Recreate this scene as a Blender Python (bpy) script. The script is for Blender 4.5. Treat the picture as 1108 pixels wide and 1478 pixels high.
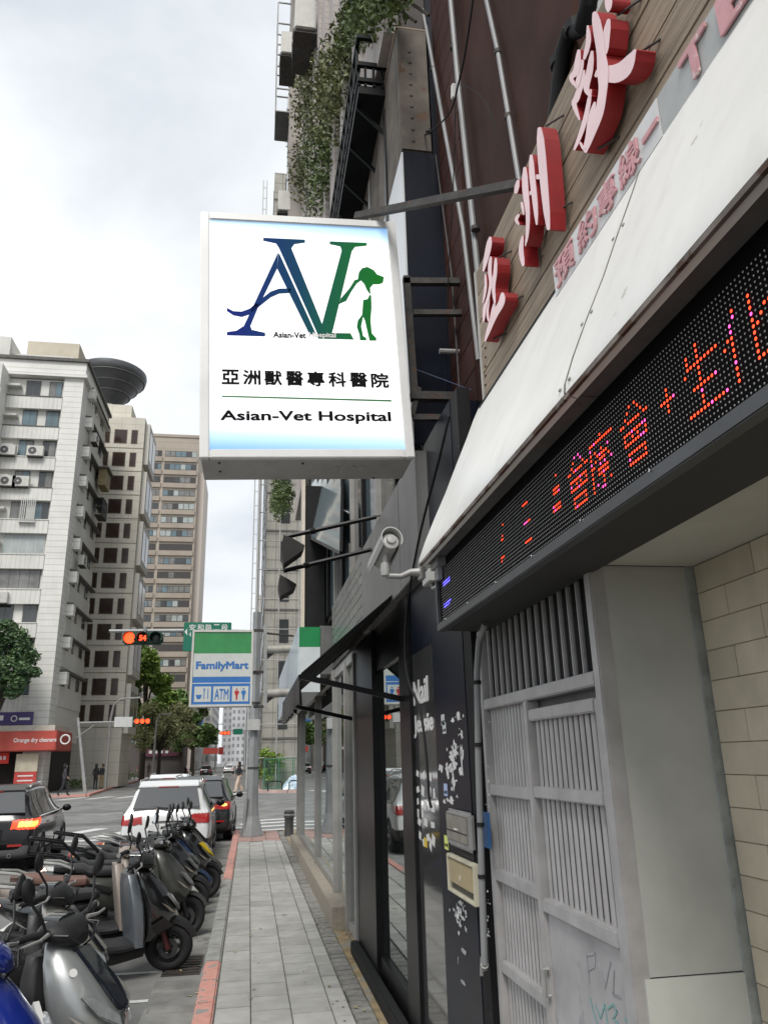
import bpy, bmesh, math, random
from mathutils import Vector, Matrix
for _o in list(bpy.data.objects): bpy.data.objects.remove(_o)
SC = bpy.context.scene
COL = SC.collection
R = math.radians
# ------------------------------------------------------------------ camera
CAM_H = 1.58          # above the pavement (z = 0); the road lies 0.12 lower
PITCH, ROLL, YAW = R(17.74), R(1.46), R(9.9)
FOC = 1112.0 / 1478.0
_fw = Vector((math.sin(YAW)*math.cos(PITCH), math.cos(YAW)*math.cos(PITCH), math.sin(PITCH)))
_r0 = Vector((math.cos(YAW), -math.sin(YAW), 0)); _u0 = _r0.cross(_fw)
_ri = _r0*math.cos(ROLL) - _u0*math.sin(ROLL); _up = _r0*math.sin(ROLL) + _u0*math.cos(ROLL)
EYE = Vector((0, 0, CAM_H))
cd = bpy.data.cameras.new('camera'); cam = bpy.data.objects.new('camera', cd); COL.objects.link(cam)
cd.sensor_fit = 'VERTICAL'; cd.sensor_height = 24.0; cd.lens = 24.0*FOC
cd.clip_start = 0.05; cd.clip_end = 3000
cam.matrix_world = Matrix(((_ri.x,_up.x,-_fw.x,0),(_ri.y,_up.y,-_fw.y,0),(_ri.z,_up.z,-_fw.z,CAM_H),(0,0,0,1)))
SC.camera = cam
# ------------------------------------------------------------------ light and sky (bright overcast)
SUN_EL, SUN_AZ = R(52), R(-160)          # azimuth from +Y, negative = street side
W = bpy.data.worlds.new('World'); SC.world = W; W.use_nodes = True
nt = W.node_tree; nt.nodes.clear()
def wn(t, **k):
    n = nt.nodes.new(t)
    for a, v in k.items(): setattr(n, a, v)
    return n
wo = wn('ShaderNodeOutputWorld'); bg = wn('ShaderNodeBackground')
sky = wn('ShaderNodeTexSky', sky_type='NISHITA', sun_disc=False, sun_elevation=SUN_EL, sun_rotation=SUN_AZ, air_density=1.0, dust_density=2.5)
tc = wn('ShaderNodeTexCoord'); mp = wn('ShaderNodeMapping'); mp.inputs['Scale'].default_value = (1.0, 1.0, 1.9); mp.inputs['Location'].default_value = (0.35, 1.15, 0.1)
n1 = wn('ShaderNodeTexNoise'); n1.inputs['Scale'].default_value = 2.3; n1.inputs['Detail'].default_value = 6; n1.inputs['Roughness'].default_value = .52; n1.inputs['Distortion'].default_value = .25
cr = wn('ShaderNodeValToRGB'); e = cr.color_ramp.elements
e[0].position = .34; e[0].color = (3.8, 4.1, 4.4, 1); e[1].position = .70; e[1].color = (6.3, 6.4, 6.5, 1)
mx = wn('ShaderNodeMixRGB'); mx.inputs[0].default_value = .93
bg.inputs[1].default_value = .10
L = nt.links
L.new(tc.outputs['Generated'], mp.inputs[0]); L.new(mp.outputs[0], n1.inputs['Vector']); L.new(n1.outputs[0], cr.inputs[0])
L.new(sky.outputs[0], mx.inputs[1]); L.new(cr.outputs[0], mx.inputs[2]); L.new(mx.outputs[0], bg.inputs[0]); L.new(bg.outputs[0], wo.inputs[0])
sl = bpy.data.lights.new('sun', 'SUN'); sl.energy = 1.5; sl.angle = R(22); sl.color = (1, .97, .92)
so = bpy.data.objects.new('sun', sl); COL.objects.link(so)
so.rotation_euler = Vector((math.sin(SUN_AZ)*math.cos(SUN_EL), math.cos(SUN_AZ)*math.cos(SUN_EL), math.sin(SUN_EL))).to_track_quat('Z', 'Y').to_euler()
SC.view_settings.view_transform = 'Standard'; SC.view_settings.look = 'None'; SC.view_settings.gamma = 1
SC.view_settings.exposure = 0.9; SC.view_settings.use_curve_mapping = False
SC.cycles.use_denoising = True; SC.cycles.max_bounces = 7; SC.cycles.transparent_max_bounces = 10
SC.cycles.caustics_reflective = False; SC.cycles.caustics_refractive = False
# ------------------------------------------------------------------ measuring helpers: a point of the photograph's 1108 x 1478 grid on a real plane of the place
def _ray(px, py): return _fw*1112.0 + _ri*(px-554.0) - _up*(py-739.0)
def onX(px, py, x): d = _ray(px, py); return EYE + d*(x/d.x)
def onY(px, py, y): d = _ray(px, py); return EYE + d*(y/d.y)
def onZ(px, py, z=0.0): d = _ray(px, py); return EYE + d*((z-CAM_H)/d.z)
V = Vector
# ------------------------------------------------------------------ materials
MATS = {}
def mat(name, col, rough=.6, metal=0, var=.12, scale=6, bump=0, bscale=60, streak=0, scol=None, rnd=0, emit=None, es=1, spec=.5, chip=None, chipscale=14, chipat=.55, coat=0, trans=None, wood=False, det=4, aniso=(1,1,1), lines=None):
    if name in MATS: return MATS[name]
    m = bpy.data.materials.new(name); m.use_nodes = True; t = m.node_tree; N = t.nodes; K = t.links
    b = N['Principled BSDF']; b.inputs['Roughness'].default_value = rough; b.inputs['Metallic'].default_value = metal
    b.inputs['Specular IOR Level'].default_value = spec; b.inputs['Coat Weight'].default_value = coat
    g = N.new('ShaderNodeNewGeometry'); c4 = (*col, 1)
    mpn = N.new('ShaderNodeMapping'); mpn.inputs['Scale'].default_value = aniso; K.new(g.outputs['Position'], mpn.inputs[0]); POS = mpn.outputs[0]
    cur = None
    def mix(kind, fac, a, bb):
        q = N.new('ShaderNodeMixRGB'); q.blend_type = kind
        for i, x in ((0, fac), (1, a), (2, bb)):
            if isinstance(x, (int, float)): q.inputs[i].default_value = x
            elif isinstance(x, tuple): q.inputs[i].default_value = x
            else: K.new(x, q.inputs[i])
        return q.outputs[0]
    def noise(sc, vec=None, d=det, ro=.6):
        q = N.new('ShaderNodeTexNoise'); q.inputs['Scale'].default_value = sc; q.inputs['Detail'].default_value = d; q.inputs['Roughness'].default_value = ro
        K.new(vec or POS, q.inputs['Vector']); return q.outputs[0]
    def ramp(x, a, bb, ca=(0,0,0,1), cb=(1,1,1,1)):
        q = N.new('ShaderNodeValToRGB'); q.color_ramp.elements[0].position = a; q.color_ramp.elements[1].position = bb
        q.color_ramp.elements[0].color = ca; q.color_ramp.elements[1].color = cb; K.new(x, q.inputs[0]); return q.outputs[0]
    lo = tuple(max(0, x*(1-var*1.6)) for x in col)+(1,); hi = tuple(min(1, x*(1+var)) for x in col)+(1,)
    if wood:
        w = N.new('ShaderNodeMapping'); w.inputs['Scale'].default_value = wood; K.new(g.outputs['Position'], w.inputs[0])
        cur = ramp(noise(1.0, w.outputs[0], 8, .65), .3, .72, lo, hi)
    elif var: cur = ramp(noise(scale), .3, .72, lo, hi)
    if rnd:
        oi = N.new('ShaderNodeObjectInfo'); cur = mix('MULTIPLY', 1.0, cur or c4, ramp(oi.outputs['Random'], 0, 1, (1-rnd,)*3+(1,), (1+rnd*.6,)*3+(1,)))
    if streak:
        w = N.new('ShaderNodeMapping'); w.inputs['Scale'].default_value = (9, 9, .7); K.new(g.outputs['Position'], w.inputs[0])
        cur = mix('MIX', ramp(noise(1.2, w.outputs[0], 5), .52, .8, (0,0,0,1), (streak,)*3+(1,)), cur or c4, (*(scol or (.08,.075,.065)), 1))
    for ax_, sp_, wd_, dk_ in (lines or ()):       # tile courses and ribs too far off to model: (axis, spacing, share, depth)
        sep = N.new('ShaderNodeSeparateXYZ'); K.new(g.outputs['Position'], sep.inputs[0]); m1 = N.new('ShaderNodeMath'); m1.operation = 'PINGPONG'; m1.inputs[1].default_value = sp_/2; K.new(sep.outputs[ax_], m1.inputs[0])
        cur = mix('MULTIPLY', 1.0, cur or c4, ramp(m1.outputs[0], sp_*wd_*.5, sp_*wd_*.5+sp_*.04, (1-dk_,)*3+(1,), (1,1,1,1)))
    if chip: cur = mix('MIX', ramp(noise(chipscale, None, 6), chipat, chipat+.03), cur or c4, (*chip, 1))
    if cur is None: b.inputs['Base Color'].default_value = c4
    else: K.new(cur, b.inputs['Base Color'])
    if bump:
        q = N.new('ShaderNodeBump'); q.inputs['Strength'].default_value = bump; q.inputs['Distance'].default_value = .01
        K.new(noise(bscale), q.inputs['Height']); K.new(q.outputs[0], b.inputs['Normal'])
    if emit: b.inputs['Emission Color'].default_value = (*emit, 1); b.inputs['Emission Strength'].default_value = es
    MATS[name] = m; return m
def glass(name, tint=(.6,.66,.66), refl=.12, rough=.01, op=.35):
    """see-through pane: mirror at grazing angles, a little tinted film, else clear"""
    if name in MATS: return MATS[name]
    m = bpy.data.materials.new(name); m.use_nodes = True; t = m.node_tree; N = t.nodes; K = t.links; N.clear()
    o = N.new('ShaderNodeOutputMaterial'); tr = N.new('ShaderNodeBsdfTransparent'); tr.inputs[0].default_value = (*tint, 1)
    df = N.new('ShaderNodeBsdfDiffuse'); df.inputs[0].default_value = (.06,.07,.07,1)
    gl = N.new('ShaderNodeBsdfGlossy'); gl.inputs['Roughness'].default_value = rough; gl.inputs[0].default_value = (.9,.95,.95,1)
    m1 = N.new('ShaderNodeMixShader'); m1.inputs[0].default_value = op; K.new(tr.outputs[0], m1.inputs[1]); K.new(df.outputs[0], m1.inputs[2])
    fr = N.new('ShaderNodeFresnel'); fr.inputs[0].default_value = 1.5
    ma = N.new('ShaderNodeMath'); ma.operation = 'ADD'; ma.use_clamp = True; ma.inputs[1].default_value = refl; K.new(fr.outputs[0], ma.inputs[0])
    m2 = N.new('ShaderNodeMixShader'); K.new(ma.outputs[0], m2.inputs[0]); K.new(m1.outputs[0], m2.inputs[1]); K.new(gl.outputs[0], m2.inputs[2]); K.new(m2.outputs[0], o.inputs[0])
    MATS[name] = m; return m
def leafmat(name, a, b, sat=1):
    if name in MATS: return MATS[name]
    m = mat(name, a, .55, var=0); t = m.node_tree; N = t.nodes; K = t.links; bs = N['Principled BSDF']
    g = N.new('ShaderNodeNewGeometry'); q = N.new('ShaderNodeValToRGB'); q.color_ramp.elements[0].color = (*a, 1); q.color_ramp.elements[1].color = (*b, 1)
    K.new(g.outputs['Random Per Island'], q.inputs[0]); K.new(q.outputs[0], bs.inputs['Base Color'])
    bs.inputs['Subsurface Weight'].default_value = 0; MATS[name] = m; return m
# ------------------------------------------------------------------ scene-graph helpers
def tag(o, label=None, cat=None, group=None, kind=None):
    for k, v in (('label', label), ('category', cat), ('group', group), ('kind', kind)):
        if v: o[k] = v
    return o
def thing(name, label, cat, loc=(0,0,0), group=None, rz=0):
    o = bpy.data.objects.new(name, None); o.empty_display_size = .1; COL.objects.link(o); o.location = loc; o.rotation_euler = (0,0,rz)
    return tag(o, label, cat, group)
def offset(p):
    v = V((0,0,0))
    while p: v += p.location; p = p.parent
    return v
def link(name, me, parent=None, loc=None):
    o = bpy.data.objects.new(name, me); COL.objects.link(o)
    if parent: o.parent = parent
    if loc is not None: o.location = loc
    return o
class MB:
    """collects faces in world coordinates (or local ones, before the thing is moved) and links them as one mesh object"""
    def __init__(s): s.v = []; s.f = []; s.m = []; s.k = 0
    def add(s, vs, fs):
        n = len(s.v); s.v += [V(p) for p in vs]; s.f += [tuple(i+n for i in f) for f in fs]; s.m += [s.k]*len(fs); return s
    def box(s, x0, x1, y0, y1, z0, z1):
        return s.add([(x0,y0,z0),(x1,y0,z0),(x1,y1,z0),(x0,y1,z0),(x0,y0,z1),(x1,y0,z1),(x1,y1,z1),(x0,y1,z1)], [(3,2,1,0),(4,5,6,7),(0,1,5,4),(1,2,6,5),(2,3,7,6),(3,0,4,7)])
    def obox(s, c, ax, ay, az):
        c, ax, ay, az = V(c), V(ax), V(ay), V(az); vs = [c+ax*i+ay*j+az*k for k in (-1,1) for i, j in ((-1,-1),(1,-1),(1,1),(-1,1))]
        return s.add(vs, [(3,2,1,0),(4,5,6,7),(0,1,5,4),(1,2,6,5),(2,3,7,6),(3,0,4,7)])
    def bar(s, a, b, w, h=None, up=(0,0,1)):
        a, b = V(a), V(b); d = (b-a); u = V(up); sd = d.cross(u)
        if sd.length < 1e-6: sd = V((1,0,0))
        sd.normalize(); u = sd.cross(d).normalized(); return s.obox((a+b)/2, d/2, sd*w/2, u*(h or w)/2)
    def prism(s, pts, d):
        pts = [V(p) for p in pts]; d = V(d); n = len(pts)
        return s.add(pts+[p+d for p in pts], [tuple(range(n-1,-1,-1)), tuple(range(n,2*n))]+[(i,(i+1)%n,n+(i+1)%n,n+i) for i in range(n)])
    def tube(s, path, r, n=8, caps=True):
        path = [V(p) for p in path]; rs = r if isinstance(r, (list,tuple)) else [r]*len(path); rings = []
        for i, p in enumerate(path):
            t = (path[min(i+1,len(path)-1)]-path[max(i-1,0)]).normalized(); a = t.orthogonal() if i == 0 else a - t*a.dot(t)
            a.normalize(); b = t.cross(a); rings.append([p+(a*math.cos(2*math.pi*j/n)+b*math.sin(2*math.pi*j/n))*rs[i] for j in range(n)])
        return s.loft(rings, caps)
    def loft(s, rings, caps=True, closed=True):
        n = len(rings[0]); vs = [p for r in rings for p in r]; fs = []
        for i in range(len(rings)-1):
            for j in range(n if closed else n-1): fs.append((i*n+j, i*n+(j+1)%n, (i+1)*n+(j+1)%n, (i+1)*n+j))
        if caps and closed: fs += [tuple(range(n-1,-1,-1)), tuple(range((len(rings)-1)*n, len(rings)*n))]
        return s.add(vs, fs)
    def lathe(s, prof, c=(0,0,0), ax=(0,0,1), n=20, caps=True):
        c, ax = V(c), V(ax).normalized(); a = ax.orthogonal().normalized(); b = ax.cross(a)
        return s.loft([[c+ax*h+(a*math.cos(2*math.pi*j/n)+b*math.sin(2*math.pi*j/n))*r for j in range(n)] for r, h in prof], caps)
    def ball(s, c, rx, ry=None, rz=None, n=12, k=8):
        ry = ry or rx; rz = rz or rx; c = V(c)
        return s.loft([[c+V((rx*math.sin(t)*math.cos(2*math.pi*j/n), ry*math.sin(t)*math.sin(2*math.pi*j/n), -rz*math.cos(t))) for j in range(n)] for t in [max(.02,min(math.pi-.02,math.pi*i/k)) for i in range(k+1)]])
    def torus(s, c, ax, Rr, r, n=28, k=10, flat=1.0):
        c, ax = V(c), V(ax).normalized(); a = ax.orthogonal().normalized(); b = ax.cross(a); rings = []
        for i in range(n+1):
            t = 2*math.pi*i/n; d = a*math.cos(t)+b*math.sin(t); rings.append([c+d*(Rr+r*math.cos(2*math.pi*j/k))+ax*r*flat*math.sin(2*math.pi*j/k) for j in range(k)])
        return s.loft(rings, False)
    def sheet(s, pts): return s.add(pts, [tuple(range(len(pts)))])
    def text(s, body, o, ux, uy, w=None, h=None, depth=.002, bold=0, size=1.0, shear=0, res=3):
        """flat or raised lettering, lower-left corner o, fitted to w x h"""
        cu = bpy.data.curves.new('lettering', 'FONT'); cu.body = body; cu.size = 1; cu.resolution_u = res; cu.shear = shear; cu.fill_mode = 'BOTH'
        ob = bpy.data.objects.new('lettering', cu); ts = bpy.data.scenes.get('lettering_desk') or bpy.data.scenes.new('lettering_desk'); ts.collection.objects.link(ob); ts.view_layers[0].update(); dg = ts.view_layers[0].depsgraph
        me = bpy.data.meshes.new_from_object(ob.evaluated_get(dg)); vs = [v.co.copy() for v in me.vertices]; ps = [tuple(p.vertices) for p in me.polygons]
        bm = bmesh.new(); bm.from_mesh(me)
        bmesh.ops.remove_doubles(bm, verts=bm.verts, dist=1e-5)
        bmesh.ops.dissolve_limit(bm, angle_limit=.01, verts=bm.verts, edges=bm.edges) if len(bm.faces) < 4000 else None
        ret = bmesh.ops.extrude_face_region(bm, geom=list(bm.faces)); top = [g for g in ret['geom'] if isinstance(g, bmesh.types.BMVert)]
        for vv in top: vv.co.z += 1.0
        bmesh.ops.recalc_face_normals(bm, faces=bm.faces); bm.verts.index_update()
        v0 = [v.co.copy() for v in bm.verts]; p0 = [tuple(v.index for v in f.verts) for f in bm.faces]; bm.free()
        # heavier strokes: the letter repeated with small shifts, each a hair lower than the last
        sh = [(0,0)]+([(bold,0),(-bold,0),(0,bold),(0,-bold),(bold*.7,bold*.7),(-bold*.7,bold*.7),(bold*.7,-bold*.7),(-bold*.7,-bold*.7)] if bold else [])
        vs = []; ps = []
        for i_, (dx, dy) in enumerate(sh):
            n_ = len(vs); vs += [V((v.x+dx, v.y+dy, v.z if v.z < .5 else 1-.012*i_)) for v in v0]; ps += [tuple(j+n_ for j in p) for p in p0]
        bpy.data.objects.remove(ob); bpy.data.curves.remove(cu); bpy.data.meshes.remove(me)
        if not vs: return s
        x0 = min(v.x for v in vs); x1 = max(v.x for v in vs); y0 = min(v.y for v in vs); y1 = max(v.y for v in vs)
        sx = w/(x1-x0) if w else (h/(y1-y0) if h else size); sy = h/(y1-y0) if h else sx
        o, ux, uy = V(o), V(ux).normalized(), V(uy).normalized(); nn = ux.cross(uy)
        n0 = len(s.v); s.v += [o+ux*((v.x-x0)*sx)+uy*((v.y-y0)*sy)+nn*(v.z*depth) for v in vs]
        for p in ps:
            zz = [vs[i].z for i in p]; s.f.append(tuple(i+n0 for i in p)); s.m.append(s.k if min(zz) > .5 else s.k+getattr(s, 'sidek', 0))
        return s
    def build(s, name, mats, parent=None, smooth=False, bevel=0, label=None):
        off = offset(parent) if parent else V((0,0,0))
        me = bpy.data.meshes.new(name); me.from_pydata([v-off for v in s.v], [], s.f); 
        for q in (mats if isinstance(mats, (list,tuple)) else [mats]): me.materials.append(q)
        if any(s.m): me.polygons.foreach_set('material_index', s.m)
        if bevel or smooth == 'fix':
            bm = bmesh.new(); bm.from_mesh(me); bmesh.ops.recalc_face_normals(bm, faces=bm.faces)
            if bevel: bmesh.ops.bevel(bm, geom=[x for x in bm.edges if len(x.link_faces) == 2 and x.calc_face_angle(0) > .5], offset=bevel, segments=2, affect='EDGES', clamp_overlap=True)
            bm.to_mesh(me); bm.free()
        if smooth or bevel:
            me.polygons.foreach_set('use_smooth', [True]*len(me.polygons))
            me.set_sharp_from_angle(angle=R(38))
        me.update(); o = link(name, me, parent)
        if label: o['label'] = label
        return o
def copy_tree(o, parent=None):
    c = o.copy(); COL.objects.link(c); c.parent = parent
    for ch in o.children: copy_tree(ch, c)
    return c
rng = random.Random(7)
# ------------------------------------------------------------------ shared materials
M_asphalt = mat('asphalt', (.205,.204,.198), .8, var=.25, scale=.9, bump=.4, bscale=90, spec=.35, chip=(.135,.133,.13), chipscale=1.3, chipat=.60)
M_paint = mat('road_paint', (.62,.62,.60), .65, var=.1, chip=(.2,.2,.2), chipscale=18, chipat=.6)
M_slab = mat('grey_paving', (.375,.37,.345), .78, var=.12, scale=5, bump=.3, bscale=70, rnd=.15, streak=0, chip=(.22,.22,.205), chipscale=6, chipat=.66)
M_joint = mat('paving_joint', (.085,.085,.075), .95, var=.3, scale=12)
M_kerb = mat('kerb_concrete', (.31,.31,.29), .85, var=.18, scale=7, bump=.3)
M_kerbred = mat('kerb_red_paint', (.58,.28,.23), .7, var=.14, scale=9, chip=(.27,.25,.23), chipscale=9, chipat=.56)
M_sett = mat('small_setts', (.24,.235,.215), .85, var=.2, scale=20, bump=.4, rnd=.2)
M_ochre = mat('ochre_concrete', (.33,.25,.14), .85, var=.3, scale=6, bump=.3, chip=(.24,.23,.2), chipscale=4, chipat=.55)
M_stone = mat('granite_plinth', (.33,.29,.235), .6, var=.14, scale=30, bump=.1, streak=.35)
M_black = mat('black_metal', (.009,.009,.010), .34, var=.3, scale=10, spec=.22)
M_blackm = mat('matt_black', (.013,.013,.014), .7, var=.2, spec=.25)
M_steel = mat('brushed_steel', (.36,.35,.33), .45, .35, var=.1, scale=5, streak=.2)
M_galv = mat('galvanised_steel', (.36,.36,.35), .5, .35, var=.15, scale=6, streak=.4)
M_rust = mat('rusty_steel', (.055,.05,.047), .65, .2, var=.3, scale=14, bump=.2, chip=(.09,.045,.025), chipscale=16, chipat=.6)
M_white = mat('white_paint', (.70,.70,.68), .55, var=.05)
M_dark = mat('dark_interior', (.012,.012,.013), .9, var=0)
M_rubber = mat('tyre_rubber', (.016,.016,.017), .75, var=.2, scale=30, bump=.15, bscale=120)
M_chrome = mat('chrome', (.75,.75,.75), .12, 1, var=0)
M_mirror = mat('mirror_glass', (.8,.82,.84), .03, 1, var=0)
M_pvc = mat('grey_pvc', (.23,.235,.24), .5, var=.1, streak=.2)
# ------------------------------------------------------------------ ground, roads, pavements
g = MB(); g.add([(-900,-300,-.14),(900,-300,-.14),(900,1800,-.14),(-900,1800,-.14)], [(0,1,2,3)])
tag(g.build('ground', mat('ground_concrete', (.2,.2,.19), .9, var=.2, scale=.3)), kind='structure')
rd = MB()
rd.add([(-11,-60,-.12),(-.31,-60,-.12),(-.31,20.4,-.12),(-11,20.4,-.12)], [(0,1,2,3)])
rd.add([(-250,20.4,-.12),(250,20.4,-.12),(250,46,-.12),(-250,46,-.12)], [(0,1,2,3)])
rd.add([(-22,46,-.12),(2,46,-.12),(2,105,-.12),(-22,105,-.12)], [(0,1,2,3)])
rd.add([(-22,105,-.12),(2,105,-.12),(2,500,-.12),(-30,500,-.12)], [(0,1,2,3)])
tag(rd.build('road', M_asphalt), kind='structure')
def marking(pts, name='road_marking'):
    b = MB(); b.sheet([(x, y, -.114) for x, y in pts]); return b
mk = MB()
def stripe(x0, y0, x1, y1, w):
    d = V((x1-x0, y1-y0, 0)).normalized(); n = V((-d.y, d.x, 0))*w/2; a = V((x0,y0,-.116)); c = V((x1,y1,-.116)); return [a-n, c-n, c+n, a+n]
RM = tag(bpy.data.objects.new('road_markings', None), kind='structure'); COL.objects.link(RM)
def mark(name, *a): b = MB(); b.sheet(stripe(*a)); return b.build(name, M_paint, RM)
for i in range(9): mark('parking_line', -2.15, 5.15+i*.86, -.45, 5.15+i*.86, .07)
mark('parking_line', -2.15, 3.2, -2.15, 13.0, .09)
for k in range(4): mark('crossing_stripe', -1.3+k*.55, 21.4+k*1.35, 1.9+k*.35, 22.2+k*1.35, .42)
for k in range(5): mark('crossing_stripe', -9.5+k*1.45, 21.6, -8.4+k*1.45, 24.6, .45)
mark('stop_line', -9.6, 20.7, -3.2, 20.9, .35)
for k in range(7): mark('crossing_stripe', -10+k*1.5, 46.2, -9.2+k*1.5, 49, .5)
for k in range(14): mark('lane_line', -4.6-k*.3, 54+k*9, -4.75-k*.3, 58+k*9, .16)
mark('lane_line', -2.6, -10, -2.6, 16, .1)
mark('crossing_edge_line', -30, 44.8, -10, 44.8, .2)
# pavement we stand on
SW = tag(bpy.data.objects.new('sidewalk', None), kind='structure'); COL.objects.link(SW)
b = MB(); b.prism([(-.2,-6,-.14),(1.36,-6,-.14),(1.36,20.35,-.14),(-.2,20.35,-.14)], (0,0,.128)); b.build('paving_bed', M_joint, SW)
def piece_mesh(name, sx, sy, sz, m, bev=.004):
    b = MB(); b.box(-sx/2, sx/2, -sy/2, sy/2, -sz, 0); o = b.build(name, m, bevel=bev); me = o.data; bpy.data.objects.remove(o); return me
cols = [(-.178,.058),(.058,.322),(.322,.588),(.588,.712)]
for ci, (x0, x1) in enumerate(cols):
    me = piece_mesh('paving_slab', x1-x0-.007, .323, .03, M_slab)
    y = 1.3 + ci*.045 + (.165 if ci % 2 else 0)
    while y < 17.6:
        link('paving_slab', me, SW, (((x0+x1)/2, y, rng.uniform(-.0025,.0018)))); y += .33
me = piece_mesh('paving_sett', .132, .128, .03, M_sett, .008)
y = 2.4
while y < 19.8: link('paving_sett', me, SW, (.786+rng.uniform(-.003,.003), y, rng.uniform(-.006,.002))); y += .137
b = MB(); b.box(.856,1.35,-6,20.3,-.11,-.004); b.build('concrete_margin', M_ochre, SW)
me2 = piece_mesh('reddish_slab', .29, .29, .03, mat('reddish_paving', (.36,.24,.21), .85, var=.15, rnd=.15), .004)
for i in range(3):
    for j in range(8): link('corner_slab', me2, SW, (-.04+i*.3, 17.85+j*.3, rng.uniform(-.002,.001))) if True else None
KB = tag(bpy.data.objects.new('kerb', None), kind='structure'); COL.objects.link(KB)
y = 1.44
while y < 20.2:
    red = 5.3 < y+.3 < 7.44 or y+.3 > 12.1 or y < 3
    b = MB(); b.box(-.318,-.188,y+.003,y+.597 if abs(y-6.84)>.01 else 7.437,-.2,0.002+rng.uniform(-.002,.002)); b.build('kerbstone', M_kerbred if red else M_kerb, KB, bevel=.012); y += .6
dr = thing('storm_drain', 'slotted iron drain grate in the gutter by the red kerb end', 'drain', (-.52,7.9,-.12))
b = MB(); b.box(-.68,-.36,7.55,8.25,-.14,-.113); b.build('frame', M_rust, dr)
for k in range(7): b = MB(); b.box(-.66,-.38,7.6+k*.09,7.65+k*.09,-.112,-.104); b.build('grate_bar', M_rust, dr)
lf = MB(); 
for k in range(90):
    x = rng.uniform(-.75,-.33) if k < 60 else rng.uniform(-.2,.85); yy = rng.uniform(5.5,17); z = -.108 if k < 60 else .006; a = rng.uniform(0,6.3); s_ = rng.uniform(.012,.03)
    c, s2 = math.cos(a)*s_, math.sin(a)*s_; lf.add([(x-c,yy-s2,z),(x+s2*.5,yy-c*.5,z+.006),(x+c,yy+s2,z),(x-s2*.5,yy+c*.5,z+.004)], [(0,1,2,3)])
tag(lf.build('fallen_leaves', leafmat('fallen_leaf', (.16,.16,.06), (.4,.36,.2))), 'small dry leaves scattered along the gutter', 'leaves', kind='stuff')
gs_ = MB()
for k in range(90):
    x, yy = rng.uniform(-.15,.7), rng.uniform(3.5,15); r_ = rng.uniform(.004,.012); gs_.add([(x+r_*math.cos(a)*rng.uniform(.7,1.2), yy+r_*math.sin(a)*rng.uniform(.7,1.2), .0052) for a in [i*math.pi/3.5 for i in range(7)]], [tuple(range(7))])
tag(gs_.build('gum_spots', mat('old_gum', (.2,.2,.19), .85, var=.2)), 'dark flattened gum spots trodden into the paving slabs', 'gum', kind='stuff')
GT = tag(bpy.data.objects.new('gutter', None), kind='structure'); COL.objects.link(GT)
M_gut = mat('gutter_concrete', (.25,.25,.235), .88, var=.25, scale=3, bump=.4, bscale=60, rnd=.15, chip=(.15,.15,.14), chipscale=5, chipat=.6)
yk = 2.0
while yk < 20:
    if not 7.0 < yk < 8.3 : b = MB(); b.box(-.70,-.32,yk+.006,yk+.894,-.13,-.113+rng.uniform(-.002,.002)); b.build('gutter_slab', M_gut, GT)
    elif yk < 7.4: b = MB(); b.box(-.70,-.32,yk+.006,7.54,-.13,-.113); b.build('gutter_slab', M_gut, GT); yk = 8.27-.9
    yk += .9
for x0_, x1_, y0_, y1_ in ((-2.4,-1.1,4.0,6.3),(-4.2,-2.9,8.5,13.5),(-6.5,-3.0,26,27.2),(-9,-2,33,34),(-3.4,-2.5,14,19.5)):
    b = MB(); b.sheet([(x0_,y0_,-.118),(x1_,y0_+.1,-.118),(x1_-.05,y1_,-.118),(x0_+.06,y1_,-.118)]); b.build('tarmac_patch', mat('tarmac_patch', (.13,.13,.132), .85, var=.2, scale=2, bump=.4, bscale=80), RM)
# far pavements
def pave(name, pts, h=.12, m=M_kerb):
    b = MB(); b.prism([(x, y, -.13) for x, y in pts], (0,0,h+.01)); return tag(b.build(name, m), kind='structure')
M_farpave = mat('far_paving', (.27,.26,.245), .85, var=.15, scale=1)
kp = [onZ(px, py, -.12) for px, py in ((100,1153),(125,1150),(162,1138),(199,1128),(236,1119),(268,1112.5))]
kpl = [(-60,50.6),(-12,50.6)] + [(p.x, p.y) for p in kp[1:]]
pave('far_left_sidewalk', [(x,y) for x,y in kpl] + [(-60,kp[-1].y)], .12, M_farpave)
rk = MB(); pts = [V((x,y,0)) for x,y in kpl]
for a, c in zip(pts, pts[1:]): rk.bar(a+V((0,0,-.055)), c+V((0,0,-.055)), .3, .15)
tag(rk.build('far_red_kerb', M_kerbred), kind='structure')
pave('far_right_sidewalk', [(.6,47.5),(2.2,46.2),(60,46.2),(60,300),(.9,300)], .12, M_farpave)
rk = MB()
for a, c in (((.6,47.5),(2.2,46.2)), ((2.2,46.2),(30,46.2)), ((.6,47.5),(.9,200))): rk.bar(V((*a,-.05)), V((*c,-.05)), .25, .16)
tag(rk.build('far_kerb', mat('far_kerb_paint', (.5,.36,.32), .8, var=.2, scale=.8)), kind='structure')
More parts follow.
